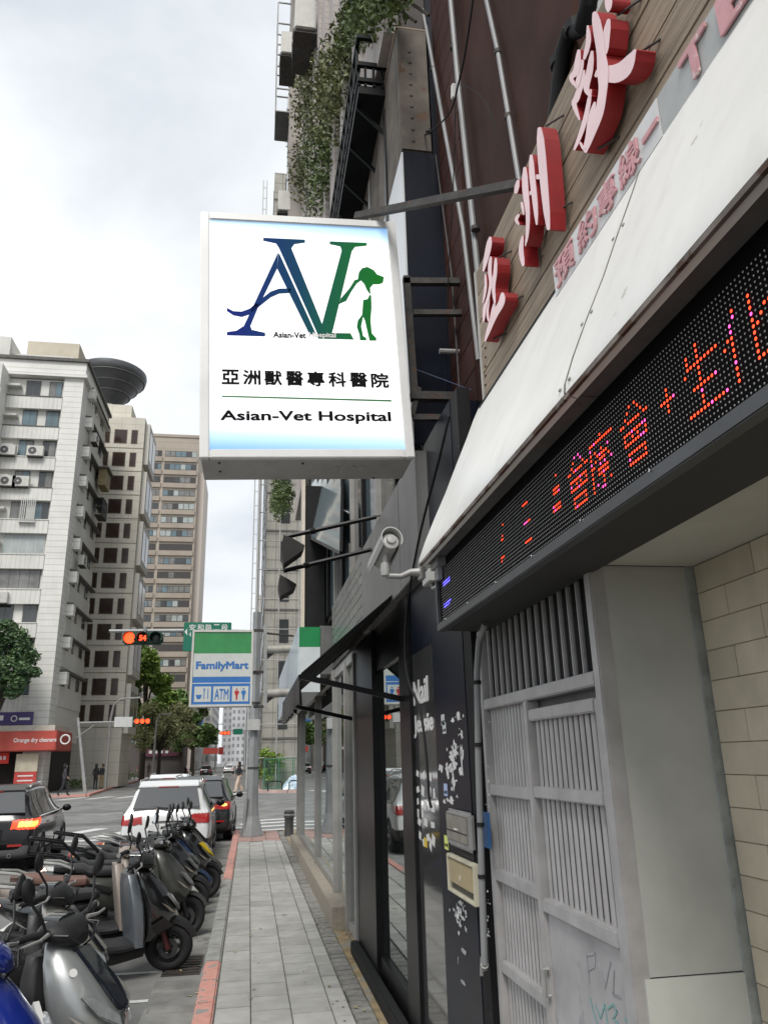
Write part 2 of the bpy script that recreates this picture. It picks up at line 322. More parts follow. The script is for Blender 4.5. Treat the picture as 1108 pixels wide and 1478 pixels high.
# ------------------------------------------------------------------ near building on the right: the animal hospital
F, G, LX = 1.0, 1.06, .82                   # shop facade plane, gate plane, LED plane
M_brown = mat('brown_tile', (.060,.022,.016), .6, spec=.2, var=.16, scale=3, bump=.06, rnd=.12, streak=.2, scol=(.09,.065,.05))
M_brownp = mat('brown_wall', (.050,.0215,.0155), .75, var=.25, scale=2.2, streak=.25, scol=(.075,.045,.03), spec=.15)
M_beige = mat('beige_tile', (.56,.50,.385), .7, var=.1, scale=5, bump=.08, rnd=.09, streak=.3, scol=(.36,.31,.23))
M_greyp = mat('grey_plaster', (.50,.51,.48), .85, var=.13, scale=1.7, streak=.3, scol=(.38,.385,.36), bump=.12, bscale=25, chip=(.42,.43,.41), chipscale=7, chipat=.72)
M_soff = mat('soffit_plaster', (.50,.50,.46), .85, var=.07, scale=3)
M_wtile = mat('white_wall_tile', (.55,.54,.50), .4, var=.12, rnd=.15, streak=.3)
vb = thing('animal_hospital_building', 'brown tiled building with grey pillar and beige tiled wall beside the metal gate', 'building', (1.3,2,0))
b = MB(); b.box(1.25,6,2.27,4.46,2.45,24); b.build('wall', M_brownp, vb)
b = MB(); b.box(1.3,6,-4,2.265,2.45,24); b.build('rear_wall', M_joint, vb)
b = MB(); b.box(1.385,6,-4,2.2,0,2.44); b.build('beige_wall', mat('tile_grout', (.40,.35,.265), .9, var=.2), vb)
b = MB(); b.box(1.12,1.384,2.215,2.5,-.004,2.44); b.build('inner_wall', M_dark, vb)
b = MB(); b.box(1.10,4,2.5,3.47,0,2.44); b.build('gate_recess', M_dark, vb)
b = MB(); b.box(1.06,1.36,2.206,2.214,1.002,2.139); b.build('pillar', M_greyp, vb)
b = MB(); b.box(1.06,1.36,2.2,2.214,-.004,.998); b.build('pillar_base', mat('grey_plaster_low', (.55,.565,.53), .85, var=.08, scale=3, bump=.12, bscale=25), vb)
b = MB(); b.box(1.352,1.40,2.196,2.206,-.004,2.139); b.build('pillar_edge', mat('render_edge', (.33,.35,.34), .9, var=.2, scale=12, bump=.4, bscale=30), vb)
b = MB(); b.box(1.04,4,-4,2.2,2.14,2.42); b.build('soffit', M_soff, vb)
me = piece_mesh('tile', .012, .2905, .0875, M_beige, .0015)
meh = piece_mesh('tile', .012, .1445, .0875, M_beige, .0015)
for i in range(24):
    for j in range(4): link('beige_tile', me, vb, V((1.381, 2.045-j*.292-(.146 if i % 2 else 0), 2.137-i*.0895))-vb.location)
    if i % 2: link('beige_tile', meh, vb, V((1.381, 2.118, 2.137-i*.0895))-vb.location)
me = piece_mesh('tile', .012, .135, .205, M_brown, .002)
for i in range(52):
    for j in range(4): link('brown_tile', me, vb, V((1.247, 4.39-j*.14, 13.2-i*.21))-vb.location)
me = piece_mesh('tile', .012, .115, .055, M_wtile, .002)
for i in range(42):
    for j in range(6): link('white_tile', me, vb, V((1.296, 2.2-j*.12, 6.0-i*.06))-vb.location)
# ---- folding metal gate
M_gate = mat('gate_paint', (.385,.375,.372), .55, var=.1, scale=9, streak=.4, scol=(.25,.235,.22), bump=.05, chip=(.15,.09,.06), chipscale=22, chipat=.76)
gt = thing('metal_gate', 'pale grey ribbed metal gate with graffiti under the dark soffit beam', 'gate', (G,2.85,0))
def gbar(name, y0, y1, z0, z1, d=.03, m=M_gate): b = MB(); b.box(G-d, G+.02, y0, y1, z0, z1); return b.build(name, m, gt, bevel=.004)
for y0, y1 in ((3.425,3.468),(2.205,2.25)): gbar('frame_post', y0, y1, 0, 2.13, .034)
gbar('door_jamb', 2.252,2.285,0,1.742,.026); gbar('mullion', 2.872,2.915,0,1.776,.032); gbar('transom_rail', 2.25,3.425,1.776,1.82,.033); gbar('door_top_rail', 2.285,2.872,1.70,1.742,.028)
for z in (.42,.765,1.105,1.44): gbar('rail', 2.915,3.425,z-.022,z+.022,.028)
gbar('rail', 2.285,2.872,1.43,1.47,.03); gbar('rail', 2.285,2.872,1.055,1.10,.03)
b = MB(); b.box(G+.021,G+.03,2.25,3.425,0,1.78); b.build('backing_sheet', mat('gate_backing', (.15,.145,.145), .7, var=.2), gt)  # sheet coloured dark: shade of the grooves between slats put into its colour
def slats(y0, y1, z0, z1, n, r):
    me = MB(); me.v = []; pr = [(r*math.cos(math.pi*i/6), -r*math.sin(math.pi*i/6)) for i in range(7)]
    me.prism([(G-.001+p[1]*.42, p[0], 0) for p in pr], (0,0,z1-z0)); o = me.build('slat', M_gate, None, smooth='fix'); d = o.data; bpy.data.objects.remove(o)
    for k in range(n): link('slat', d, gt, V((0, y0+(k+.5)*(y1-y0)/n, z0))-gt.location)
for z0, z1 in ((0,.398),(.442,.743),(.787,1.083),(1.127,1.418),(1.462,1.776)): slats(2.915,3.425,z0,z1,13,.0132)
for z0, z1 in ((1.10,1.43),(1.47,1.70)): slats(2.287,2.872,z0,z1,13,.0150)
me = MB(); me.box(G-.008,G+.008,-.008,.008,0,.31); o = me.build('x', M_gate, None, bevel=.004); md = o.data; bpy.data.objects.remove(o)
for k in range(15): link('transom_bar', md, gt, V((0, 2.30+k*.078, 1.82))-gt.location)
b = MB(); b.box(G-.012,G+.015,2.287,2.87,.02,1.054); b.build('door_panel', mat('gate_panel', (.40,.39,.395), .6, var=.14, scale=5, chip=(.32,.31,.32), chipscale=6, chipat=.6), gt)
gf = MB(); 
def scrawl(pts, w): 
    for a, c in zip(pts, pts[1:]): gf.bar(onX(*a, G-.0135), onX(*c, G-.0135), w, .001, (1,0,0))
for pts in ([(851,1440),(856,1462),(862,1478)],[(858,1450),(866,1470),(872,1448)],[(872,1452),(876,1478)],[(876,1456),(884,1450),(890,1460),(884,1470),(892,1478)],[(900,1470),(910,1478)]): scrawl(pts, .006)
gf.build('graffiti', mat('teal_spray', (.22,.42,.41), .8, var=.2), gt)
gf = MB()
for pts in ([(845,1375),(850,1420)],[(846,1378),(858,1376),(857,1395),(848,1400)],[(864,1390),(872,1425),(880,1388)],[(885,1400),(884,1435),(895,1440)]): scrawl(pts, .007)
gf.build('faded_graffiti', mat('faded_spray', (.36,.36,.38), .8, var=.2), gt)
b = MB(); b.tube([(G-.03,2.86,.88),(G-.05,2.86,.88),(G-.05,2.86,.80),(G-.03,2.86,.80)], .008); b.build('latch', M_galv, gt)
# ---- LED message board under the canopy
lb = thing('led_message_board', 'black LED message board with red lit characters under the white canopy', 'led board', (LX,1.4,2.1))
ZB, ZT = 2.113, 2.44
b = MB(); b.box(LX+.03,1.04,-1.5,3.36,ZB+.004,ZT); b.build('housing', mat('led_housing', (.022,.022,.023), .6, var=.15), lb)
b = MB(); b.box(LX+.008,LX+.028,-1.5,3.345,ZB+.03,ZT-.004); b.build('panel', mat('led_panel', (.0035,.0035,.004), .8, var=0, spec=.08), lb)
M_lfr = mat('led_frame', (.075,.078,.082), .42, .4, var=.12)
b = MB(); b.box(LX-.006,LX+.03,-1.5,3.36,ZB,ZB+.034); b.build('bottom_frame', M_lfr, lb, bevel=.003)
b = MB(); b.box(LX-.006,LX+.03,3.33,3.36,ZB+.035,ZT-.05); b.build('end_frame', M_lfr, lb, bevel=.003)
for k in range(6):
    b = MB(); b.lathe([(.004,0),(.004,.003),(.001,.005)], (LX-.006,3.2-k*.36,ZB+.03), (-1,0,0), 8); b.build('screw', M_chrome, lb)
PIT = .012; NR = 19; z0 = 2.158
glyphs = {
 'sheng': ['....#......','.#..#......','.#..#......','.#########.','#...#......','....#......','....#......','..#######..','....#......','....#......','....#......','###########'],
 'hua': ['...#...#....','...#...#....','..#....#....','..#....#..##','.##....#.#..','#.#....##...','..#....#....','..#....#....','..#....#....','..#....#...#','..#....#####','..#.........'],
 'plus': ['..#..','..#..','#####','..#..','..#..'],
 'hui': ['....#.#....','...#...#...','..#.....#..','##.#####.##','...........','.#########.','.#..#.#..#.','.#########.','...........','..#######..','..#.....#..','..#######..'],
 'liao': ['.....#.....','###########','#..........','#.#..#..#..','#..#####...','#.#.###.#..','##..#.#..#.','#..#####...','#..#####...','#....#.....','#.#..#..#..','#...##.....'],
 'bars': ['.####.','......','......','......','......','.#####','......','......','......','......','.#####','......'],
 'two': ['....#...','........','........','..####..','..####..','........','........','.#####..','.#####..','........','........','........'],
 'bits': ['....#.','......','......','...#..','..##..','......','......','......','......','.###..','.#....','......']}
lit = {}
def put(key, px, py, top, col=0):
    yc = onX(px, py, LX).y; gl = glyphs[key]; w = len(gl[0])
    for r_, row in enumerate(gl):
        for c_, ch in enumerate(row):
            if ch == '#': lit[(round((yc + (w/2-c_-.5)*PIT)/PIT), NR-1-top-r_)] = 1
for key, px, py, top in (('hua',1075,500,4),('sheng',1012,560,4),('plus',962,605,7),('hui',912,640,4),('liao',865,675,4),('hui',832,697,4),('two',800,716,4),('bars',757,755,4),('bits',722,790,4)): put(key, px, py, top)
dots = MB(); hot = MB(); mag = MB(); blu = MB()
def dot(m, y, z, r):
    c = V((LX+.006, y, z)); n = 6; m.add([c+V((-.0015,0,0))]+[c+V((0, r*math.cos(2*math.pi*k/n), r*math.sin(2*math.pi*k/n))) for k in range(n)], [(0,1+(k+1)%n,1+k) for k in range(n)])
for c_ in range(30, 275):
    for r_ in range(NR):
        y, z = c_*PIT, z0+r_*PIT
        if (c_, r_) in lit: dot(mag if rng.random() < .13 else hot, y, z, .0037)
        elif c_ in range(262, 272) and r_ in (4,5,12,13) and rng.random() < .8: dot(blu, y, z, .004)
        else: dot(dots, y, z, .0023)
for m, nm, mt in ((dots,'unlit_diodes',mat('diode_off', (.42,.42,.40), .5, var=0)),(hot,'lit_diodes',mat('diode_red', (.5,.03,.01), .5, var=0, emit=(1,.055,.015), es=1.9)),(mag,'magenta_diodes',mat('diode_magenta', (.5,.02,.3), .5, var=0, emit=(1,.08,.36), es=1.8)),(blu,'blue_diodes',mat('diode_blue', (.05,.05,.5), .5, var=0, emit=(.12,.1,1), es=2.5))):
    tag(m.build(nm, mt, lb), kind='stuff')
# ---- white curved canopy
M_can = mat('canopy_enamel', (.76,.75,.715), .42, var=.05, scale=2.5, streak=.45, scol=(.56,.54,.49), chip=(.48,.46,.41), chipscale=7, chipat=.70)
cn = thing('white_canopy', 'curved white sheet canopy over the LED board with seams and grime', 'canopy', (.9,1.5,2.43))
prof = [(.742,2.425),(.745,2.45),(.775,2.53),(.825,2.645),(.885,2.775),(.945,2.92),(1.005,3.06),(1.045,3.16),(1.075,3.225)]
ys = onX(815,567,.742).y
def canopy_panel(y0, y1):
    rings = [[V((x, y, z)) for x, z in prof]+[V((x+.03, y, z-.012)) for x, z in reversed(prof)] for y in (y0, y1)]
    b = MB(); b.loft(rings); return b.build('canopy_panel', M_can, cn, smooth='fix')
canopy_panel(ys+.004, 3.36); canopy_panel(ys-1.55, ys-.001); canopy_panel(-2.2, ys-1.554)
for y_ in (ys+.0015, ys-1.5525):
    b = MB(); b.loft([[V((x-.0015, y, z+.0012)) for x, z in prof]+[V((x+.01, y, z-.004)) for x, z in reversed(prof)] for y in (y_-.0035, y_+.0035)]); b.build('panel_seam', mat('seam_dark', (.16,.15,.13), .8, var=.3, scale=20), cn)
    for q_ in range(1, 8, 2):
        for d_ in (-.03, .03): b = MB(); b.lathe([(.006,0),(.005,.003),(0,.0035)], (prof[q_][0]-.001, y_+d_, prof[q_][1]), (-.9,0,.42), 8); b.build('fixing_screw', M_galv, cn)
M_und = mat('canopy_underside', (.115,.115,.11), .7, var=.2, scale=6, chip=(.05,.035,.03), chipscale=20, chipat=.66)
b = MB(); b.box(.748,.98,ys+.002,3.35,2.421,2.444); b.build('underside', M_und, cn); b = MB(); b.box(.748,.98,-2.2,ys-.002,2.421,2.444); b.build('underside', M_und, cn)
b = MB(); b.box(.7425,.752,-2.2,3.35,2.412,2.4235); b.build('rusty_edge', mat('rusty_edge', (.20,.17,.15), .8, var=.3, scale=9, chip=(.07,.035,.02), chipscale=8, chipat=.5), cn)
b = MB(); b.box(.79,.83,3.2,3.33,2.385,2.42); b.box(.80,.82,3.24,3.29,2.33,2.39); b.build('end_clip', M_galv, cn)
b = MB(); b.box(1.06,1.25,-2.2,3.3,2.5,3.21); b.build('back_frame', M_blackm, cn)
# ---- plank sign with raised red characters
M_plank = mat('weathered_planks', (.30,.235,.17), .75, var=.30, scale=4, wood=(60,2.2,60), bump=.2, bscale=50, rnd=.16, streak=.12, scol=(.12,.1,.085))
ws = thing('plank_sign', 'weathered wooden plank sign with raised red Chinese characters above the canopy', 'sign', (1.1,1.5,3.2))
zs = [3.225,3.375,3.52,3.665,3.815,3.965]
WX = 1.085
for a, c in zip(zs, zs[1:]):
    dx = rng.uniform(0,.004); b = MB(); b.box(WX+dx,WX+.035,-1.5,3.285,a+.0025,c-.0025); b.build('plank', M_plank, ws, bevel=.003)
b = MB(); b.box(WX-.004,WX+.15,3.286,3.302,3.215,3.97); b.build('end_plate', mat('end_plate_grey', (.42,.41,.385), .6, var=.15, scale=6), ws)
b = MB(); b.box(WX+.036,WX+.15,-1.5,3.285,3.226,3.96); b.build('core', M_blackm, ws)
for k in range(6): b = MB(); b.lathe([(.006,0),(.006,.004)], (WX-.001,3.25-.01*k,3.30+k*.045), (-1,0,0), 8); b.build('nail', M_rust, ws)
M_lp = mat('letter_pink', (.90,.66,.68), .5, var=.05, scale=5); M_lr = mat('letter_red', (.29,.014,.018), .45, var=.12, scale=8)
LF = WX-.075
def brush(strokes, ox, oy, k, pins):
    """brush-written character: tapered strokes on the letter plane, raised .06 m"""
    b = MB(); y_all = []
    for q, (pts, ws_) in enumerate(strokes):
        P = [V((ox+x/k, oy+y/k, 0)) for x, y in pts]; Wd = ws_ if isinstance(ws_, (list, tuple)) else [ws_]*len(P); n = (len(P)-1)*4; A_, B_ = [], []
        for t_ in range(n+1):
            u = min(t_/4, len(P)-1.0001); c = crom(P, u); d = crom(P, min(u+.05, len(P)-1.0001))-crom(P, max(u-.05, 0)); d.normalize(); w_ = crom([V((w, 0, 0)) for w in Wd], u).x/k
            e_ = min(t_, n-t_)/2.0; w_ *= .62+.38*min(1, e_); nn = V((-d.y, d.x, 0)); A_.append(c+nn*w_); B_.append(c-nn*w_)
            if t_ == 0: tip0 = c-d*w_*.6
            if t_ == n: tip1 = c+d*w_*.6
        ring = [tip0]+A_+[tip1]+B_[::-1]; x_ = LF+.0005*q; F3 = [onX(p.x, p.y, x_) for p in ring]; m = len(F3)
        n0 = len(b.v); b.v += F3+[p+V((.06,0,0)) for p in F3]
        na = len(A_)
        b.f.append((n0, n0+1, n0+m-1)); b.m.append(0)
        for i_ in range(na-1): b.f.append((n0+1+i_, n0+2+i_, n0+m-2-i_, n0+m-1-i_)); b.m.append(0)
        b.f.append((n0+na, n0+na+1, n0+na+2)); b.m.append(0)
        for i_ in range(m): b.f.append((n0+i_, n0+(i_+1) % m, n0+m+(i_+1) % m, n0+m+i_)); b.m.append(1)
    o = b.build('letter', [M_lp, M_lr], ws)
    for x, y in pins: q = MB(); p = onX(ox+x/k, oy+y/k, LF+.03); q.tube([(LF+.03,p.y,p.z),(WX+.002,p.y-.06,p.z)], .004, 6); q.build('mounting_pin', M_rust, o)
def crom(P, t, closed=False):
    n = len(P); i = int(math.floor(t)); s = t-i
    g = (lambda k: P[k % n]) if closed else (lambda k: P[max(0, min(n-1, k))])
    a, c, d, e_ = g(i-1), g(i), g(i+1), g(i+2)
    return .5*((2*c)+(d-a)*s+(2*a-5*c+4*d-e_)*s*s+(3*c-a-3*d+e_)*s**3)
brush([([(203,92),(180,220),(128,458)],[20,30,16]),([(150,492),(152,640),(124,800)],[12,14,10]),([(208,305),(196,450),(206,590),(180,740),(142,860),(130,1005)],[18,20,16,15,18,12]),([(262,318),(256,470),(238,640),(252,800)],[16,20,18,16]),([(205,590),(243,500)],13),([(190,740),(172,900),(185,1000)],13),([(335,695),(322,800),(235,960),(145,1215)],[24,34,32,14]),([(252,795),(212,960)],18)], 680, 330, 7.475, [(280,320),(400,800),(230,1195)])
brush([([(278,85),(295,300),(320,600),(352,930)],[26,34,32,22]),([(208,312),(216,480),(240,700),(255,890)],[18,24,22,12]),([(155,415),(160,600),(180,800),(176,960),(160,1068)],[20,26,18,14,6]),([(100,520),(80,625)],[18,22]),([(130,705),(146,808)],[16,8]),([(108,805),(84,848),(106,890)],[12,14,10]),([(186,645),(218,608)],14),([(243,492),(285,492)],22),([(138,985),(124,1100),(142,1232)],[12,20,18])], 730, 170, 5.775, [(330,70),(400,785),(170,1215)])
brush([([(345,-30),(345,40),(342,92)],[30,28,14]),([(236,100),(262,250),(286,420),(300,560),(300,720),(270,900),(215,1060),(165,1215)],[30,38,36,46,34,34,26,10]),([(348,155),(325,300),(312,430)],[20,30,30]),([(300,565),(385,590),(475,540),(560,395)],[58,72,62,14]),([(180,205),(186,330),(152,470)],[12,20,16]),([(110,400),(90,560),(48,622),(88,690)],[20,26,18,12]),([(140,480),(112,600),(90,700)],18),([(215,408),(196,560),(168,700),(205,770)],[16,26,24,12]),([(150,560),(130,660),(92,780),(72,832),(115,955)],[14,20,24,20,10]),([(205,715),(172,900),(130,1050),(72,1195)],[14,18,18,12]),([(236,815),(206,950),(186,1080),(150,1190)],[14,26,22,10]),([(115,1130),(165,1215)],12),([(243,610),(275,540)],18)], 815, 0, 5.522, [(560,440),(260,1190),(420,120)])
# ---- acrylic strip with the telephone lettering
st = thing('lettering_strip', 'narrow pale strip with faded pink telephone lettering on top of the canopy', 'sign', (1.03,1.2,3.1))
SX = 1.03; yL = onX(800,410,SX).y; zt, zb = 3.255, 3.128
ym = onX(955,190,SX).y
M_strip = mat('pale_acrylic', (.66,.655,.65), .4, var=.05, streak=.3, scol=(.5,.49,.47)); M_strip2 = mat('grey_acrylic', (.40,.41,.40), .45, var=.1, scale=8, chip=(.5,.5,.5), chipscale=12, chipat=.6)
b = MB(); b.box(SX,SX+.04,ym+.003,yL,zb,zt); b.build('pale_panel', M_strip, st); b = MB(); b.box(SX+.002,SX+.04,-1.0,ym,zb,zt); b.build('grey_panel', M_strip2, st)
M_pinkl = mat('faded_pink', (.60,.30,.32), .5, var=.12, scale=20, chip=(.66,.5,.5), chipscale=30, chipat=.6)
cells = [('預',(805,425),(832,390)),('約',(836,360),(864,330)),('專',(868,330),(893,290)),('線',(898,280),(925,225)),('-',(930,215),(952,180)),('T',(985,120),(1030,90)),('E',(1040,40),(1110,-30))]
for ch, a, c in cells:
    ya, yc = onX(*a, SX).y, onX(*c, SX).y; b = MB()
    if ch == '-': b.text(ch, (SX-.001, ya, zb+.05), (0,-1,0), (0,0,1), ya-yc, .016, .006, 0)
    else: b.text(ch, (SX-.001, ya, zb+.012), (0,-1,0), (0,0,1), ya-yc, .104, .006, .02)
    b.build('strip_letter', M_pinkl, st)
# ------------------------------------------------------------------ projecting hospital light box
HY = 3.9
TILT = R(2.5)
O = onY(288,662,HY); ux = V((math.cos(TILT),0,math.sin(TILT))); uz = V((-math.sin(TILT),0,math.cos(TILT))); uy = V((0,1,0))
SW_, SH_, SD = 1.165, 1.56, .35
hs = thing('hospital_light_box', 'large white projecting light box with blue and green lettering and a dog emblem', 'sign', O+uy*.17)
def sb(b, u0, u1, v0, v1, d0, d1): c = O+ux*(u0+u1)/2+uz*(v0+v1)/2+uy*(d0+d1)/2; return b.obox(c, ux*(u1-u0)/2, uy*(d1-d0)/2, uz*(v1-v0)/2)
M_alu = mat('aluminium_trim', (.74,.74,.73), .4, .1, var=.05, scale=4)
M_alu2 = mat('light_box_case', (.50,.50,.485), .5, .1, var=.08, scale=5, streak=.2)
fw = .052
for nm, a in (('trim_left',(0,fw,0,SH_,-.012,.03)),('trim_right',(SW_-fw,SW_,0,SH_,-.012,.03)),('trim_top',(fw+.001,SW_-fw-.001,SH_-fw,SH_,-.012,.03)),('trim_bottom',(fw+.001,SW_-fw-.001,0,fw,-.012,.03))):
    b = MB(); sb(b, *a); b.build('frame_trim', M_alu, hs, bevel=.006)
b = MB(); sb(b, .006, SW_-.006, .006, SH_-.006, .031, SD); b.build('case', M_alu2, hs, bevel=.004)
for (u, v_) in ((.1,.05),(.1,.18),(.55,.06),(.98,.3)):
    b = MB(); p = O+ux*u+uy*(v_+.02)+uz*.004; b.lathe([(.007,0),(.007,.006)], p, -uz, 8); b.build('rivet', M_rust, hs)
for k in range(4): b = MB(); c = O+ux*(.74+k*.05)+uy*.19+uz*.004; b.obox(c, ux*.012+uy*.01, uy*.06, uz*.003); b.build('vent_slot', mat('vent_grey', (.5,.5,.49), .5, var=.05), hs)
m = mat('light_box_face', (.82,.83,.84), .35, var=0, emit=(1,1,1), es=.45); N = m.node_tree.nodes; K = m.node_tree.links
t_ = N.new('ShaderNodeTexCoord'); sx_ = N.new('ShaderNodeSeparateXYZ'); q = N.new('ShaderNodeValToRGB'); el = q.color_ramp.elements
el[0].position = 0; el[0].color = (.14,.33,.66,1); el[1].position = 1; el[1].color = (.22,.43,.74,1)
for p_, c_ in ((.06,(.45,.66,.88,1)),(.13,(.98,.98,1,1)),(.5,(1,1,1,1)),(.89,(.98,.98,1,1)),(.95,(.55,.75,.92,1))): w_ = el.new(p_); w_.color = c_
K.new(t_.outputs['Generated'], sx_.inputs[0]); K.new(sx_.outputs['Z'], q.inputs[0]); bs = N['Principled BSDF']; K.new(q.outputs[0], bs.inputs['Emission Color'])
mm = N.new('ShaderNodeMixRGB'); mm.blend_type = 'MULTIPLY'; mm.inputs[0].default_value = 1; mm.inputs[2].default_value = (.82,.82,.82,1); K.new(q.outputs[0], mm.inputs[1]); K.new(mm.outputs[0], bs.inputs['Base Color'])
b = MB(); sb(b, fw-.002, SW_-fw+.002, fw-.002, SH_-fw+.002, 0, .029); b.build('lit_face', m, hs)
FY = HY-.0015
def zp(x, y, Y=FY): return onY(280+x/3.259, 290+y/3.259, Y)
# logo gradient (printed): navy at the left to green at the right
ml = mat('logo_print', (.03,.1,.3), .7, var=0, spec=.08); N = ml.node_tree.nodes; K = ml.node_tree.links; g_ = N.new('ShaderNodeNewGeometry'); s_ = N.new('ShaderNodeSeparateXYZ'); r_ = N.new('ShaderNodeMapRange'); q = N.new('ShaderNodeValToRGB')
K.new(g_.outputs['Position'], s_.inputs[0]); K.new(s_.outputs['X'], r_.inputs[0]); r_.inputs[1].default_value = zp(160,560).x; r_.inputs[2].default_value = zp(880,400).x; K.new(r_.outputs[0], q.inputs[0])
el = q.color_ramp.elements; el[0].color = (.012,.022,.22,1); el[1].color = (.012,.20,.022,1); w_ = el.new(.45); w_.color = (.010,.065,.14,1); w_ = el.new(.62); w_.color = (.012,.12,.075,1)
K.new(q.outputs[0], N['Principled BSDF'].inputs['Base Color'])
lg = [[(397,238),(391,318),(300,505),(264,592),(232,592),(262,530)],
 [(155,616),(200,610),(230,590),(266,590),(272,606),(335,620),(335,637),(155,632)],
 [(401,246),(572,622),(545,632),(391,318),(397,250)],
 [(326,173),(522,182),(522,196),(472,203),(458,222),(400,222),(386,200),(326,187)],
 [(400,222),(458,222),(602,578),(655,600),(648,622),(578,620)],
 [(638,190),(812,197),(812,210),(757,216),(742,236),(694,234),(688,214),(638,203)],
 [(694,234),(742,236),(655,600),(602,578)],
 [(578,620),(735,622),(752,652),(584,648)],
 [(770,368),(775,335),(790,316),(815,310),(845,325),(860,345),(893,358),(888,385),(870,392),(842,392),(828,408),(830,440),(822,432),(812,418),(800,390),(785,374),(765,388),(737,430),(716,470),(682,485),(690,458),(730,412),(755,372)],
 [(826,440),(833,446),(835,500),(830,560),(836,622),(857,645),(857,657),(825,657),(821,640),(803,562),(795,545),(786,590),(795,635),(810,645),(810,656),(780,655),(778,630),(765,592),(770,562),(790,535),(795,465),(815,462)]]
lo_ = MB()
for poly in lg: lo_.prism([zp(*p) for p in poly], (0,.001,0))
sw = [(155,510),(185,528),(225,533),(262,520),(310,480),(360,440),(400,424),(455,422)]; wd = [8,10,13,14,14,14,12,11]
up_ = [zp(x, y-w) for (x, y), w in zip(sw, wd)]; dn_ = [zp(x, y+w) for (x, y), w in zip(sw, wd)]
for i in range(len(sw)-1): lo_.prism([dn_[i], dn_[i+1], up_[i+1], up_[i]], (0,.001,0))
lo_.build('logo', ml, hs)
M_ink = mat('black_print', (.005,.005,.006), .7, var=0, spec=.08)
def stext(name, body, x0, x1, y0, y1, m, bold=0, Y=FY-.001):
    p = zp(x0, y1, Y); b = MB(); b.text(body, p, ux, uz, (zp(x1, y1, Y)-p).length, (zp(x0, y0, Y)-p).length, .001, bold); b.build(name, m, hs)
stext('small_lettering', 'Asian-Vet', 373,527,614,643, M_ink, .035); stext('small_lettering', 'Hospital', 541,668,617,647, M_white, .035)
for i, ch in enumerate('亞洲獸醫專科醫院'): stext('chinese_lettering', ch, 130+i*100.6, 214+i*100.6, 792+i*2.4, 862+i*2.4, M_ink, .03)
stext('english_lettering', 'Asian-Vet Hospital', 124,928,984,1046, M_ink, .03)
b = MB(); b.prism([zp(131,922), zp(928,944), zp(928,936), zp(131,915)], (0,.001,0)); b.build('green_line', mat('green_print', (.012,.16,.03), .5, var=0), hs)
# ---- steel frame that carries it
fr = thing('sign_bracket', 'rusty black steel bracket frame holding the hospital light box', 'bracket', (1.1,4.1,3.3))
Yb = HY+.2
def px_bar(a, c, w, nm='bracket_bar'): b = MB(); b.bar(onY(*a, Yb), onY(*c, Yb), w, w); return b.build(nm, M_rust, fr)
px_bar((582,407),(690,407),.04); px_bar((596,452),(690,452),.035); px_bar((592,572),(694,574),.05); px_bar((596,603),(690,603),.035)
px_bar((586,400),(598,575),.04,'upright'); px_bar((594,600),(604,560),.03,'brace')
b = MB(); b.bar(onY(515,312,Yb), onX(748,266,1.16), .04, .04); b.build('top_bar', M_rust, fr)
b = MB(); b.tube([onY(634,507,Yb+.1), onY(690,509,Yb+.1)], .018); b.build('short_pipe', M_galv, fr)
for k in range(3):
    b = MB(); c = onY(684+k*2.5, 572, Yb); b.tube([c+V((0,-.03,.035)), c+V((0,-.035,-.03)), c+V((0,.03,-.035))], .003, 5); b.build('wire_tie', M_white, fr)
# ---- pipes and cables on the brown wall
def pipe(label, pts, r, X=1.2, m=M_pvc, cat='pipe', clamps=()):
    t = thing('wall_pipe', label, cat, onX(*pts[-1], X), 'pipes on the brown wall'); b = MB(); b.tube([onX(*p, X) for p in pts], r, 8); b.build('pipe', m, t, smooth=True)
    for p in clamps: q = MB(); c = onX(*p, X); q.lathe([(r*1.5,-.012),(r*1.5,.012)], c, (0,0,1), 10); q.build('clamp', M_rust, t)
    return t
pipe('grey pipe nearest the dark vertical sign edge, running straight up', [(598,-20),(612,120),(623,340),(634,640)], .016, 1.17, clamps=((618,190),(629,440)))
pipe('leaning grey conduit second from the dark vertical sign edge', [(604,-20),(640,180),(668,330),(690,520)], .014, 1.2, clamps=((625,100),))
pipe('thicker grey pipe in the middle of the brown wall beside a cable joint', [(648,-20),(662,130),(676,260),(692,420)], .018, 1.2, clamps=((655,68),(686,330)))
pipe('thin conduit on the right of the brown wall behind the red characters', [(697,-20),(718,75),(734,170),(750,270)], .013, 1.22, clamps=((718,75),(733,168)))
pipe('thin rusty tube between the leaning conduits', [(606,60),(628,220),(652,400),(668,640)], .007, 1.22, M_rust)
dp = thing('drain_pipe', 'black elbowed drain pipe at the white tiled wall behind the plank sign', 'pipe', onX(810,150,1.22)); b = MB(); b.tube([onX(p[0],p[1],1.22) for p in ((800,190),(806,130),(812,75),(822,45),(840,38),(848,10),(852,-30))], .035, 10); b.build('pipe', M_blackm, dp, smooth=True)
for p in ((808,90),(830,40)): q = MB(); q.lathe([(.043,-.02),(.043,.02)], onX(*p,1.22), (0,0,1), 12); q.build('collar', M_blackm, dp)
def cable(label, pts, r, X=None, m=M_blackm, name='cable'):
    b = MB(); P = [onX(p[0], p[1], p[2] if len(p) > 2 else X) for p in pts]
    Q = []
    for i in range(len(P)-1):
        a, c, d, e_ = P[max(i-1,0)], P[i], P[i+1], P[min(i+2,len(P)-1)]
        for k in range(5):
            s = k/5; Q.append(.5*((2*c)+(d-a)*s+(2*a-5*c+4*d-e_)*s*s+(3*c-a-3*d+e_)*s**3))
    Q.append(P[-1]); b.tube(Q, r, 6); return tag(b.build(name, m, smooth=True), label, 'cable')
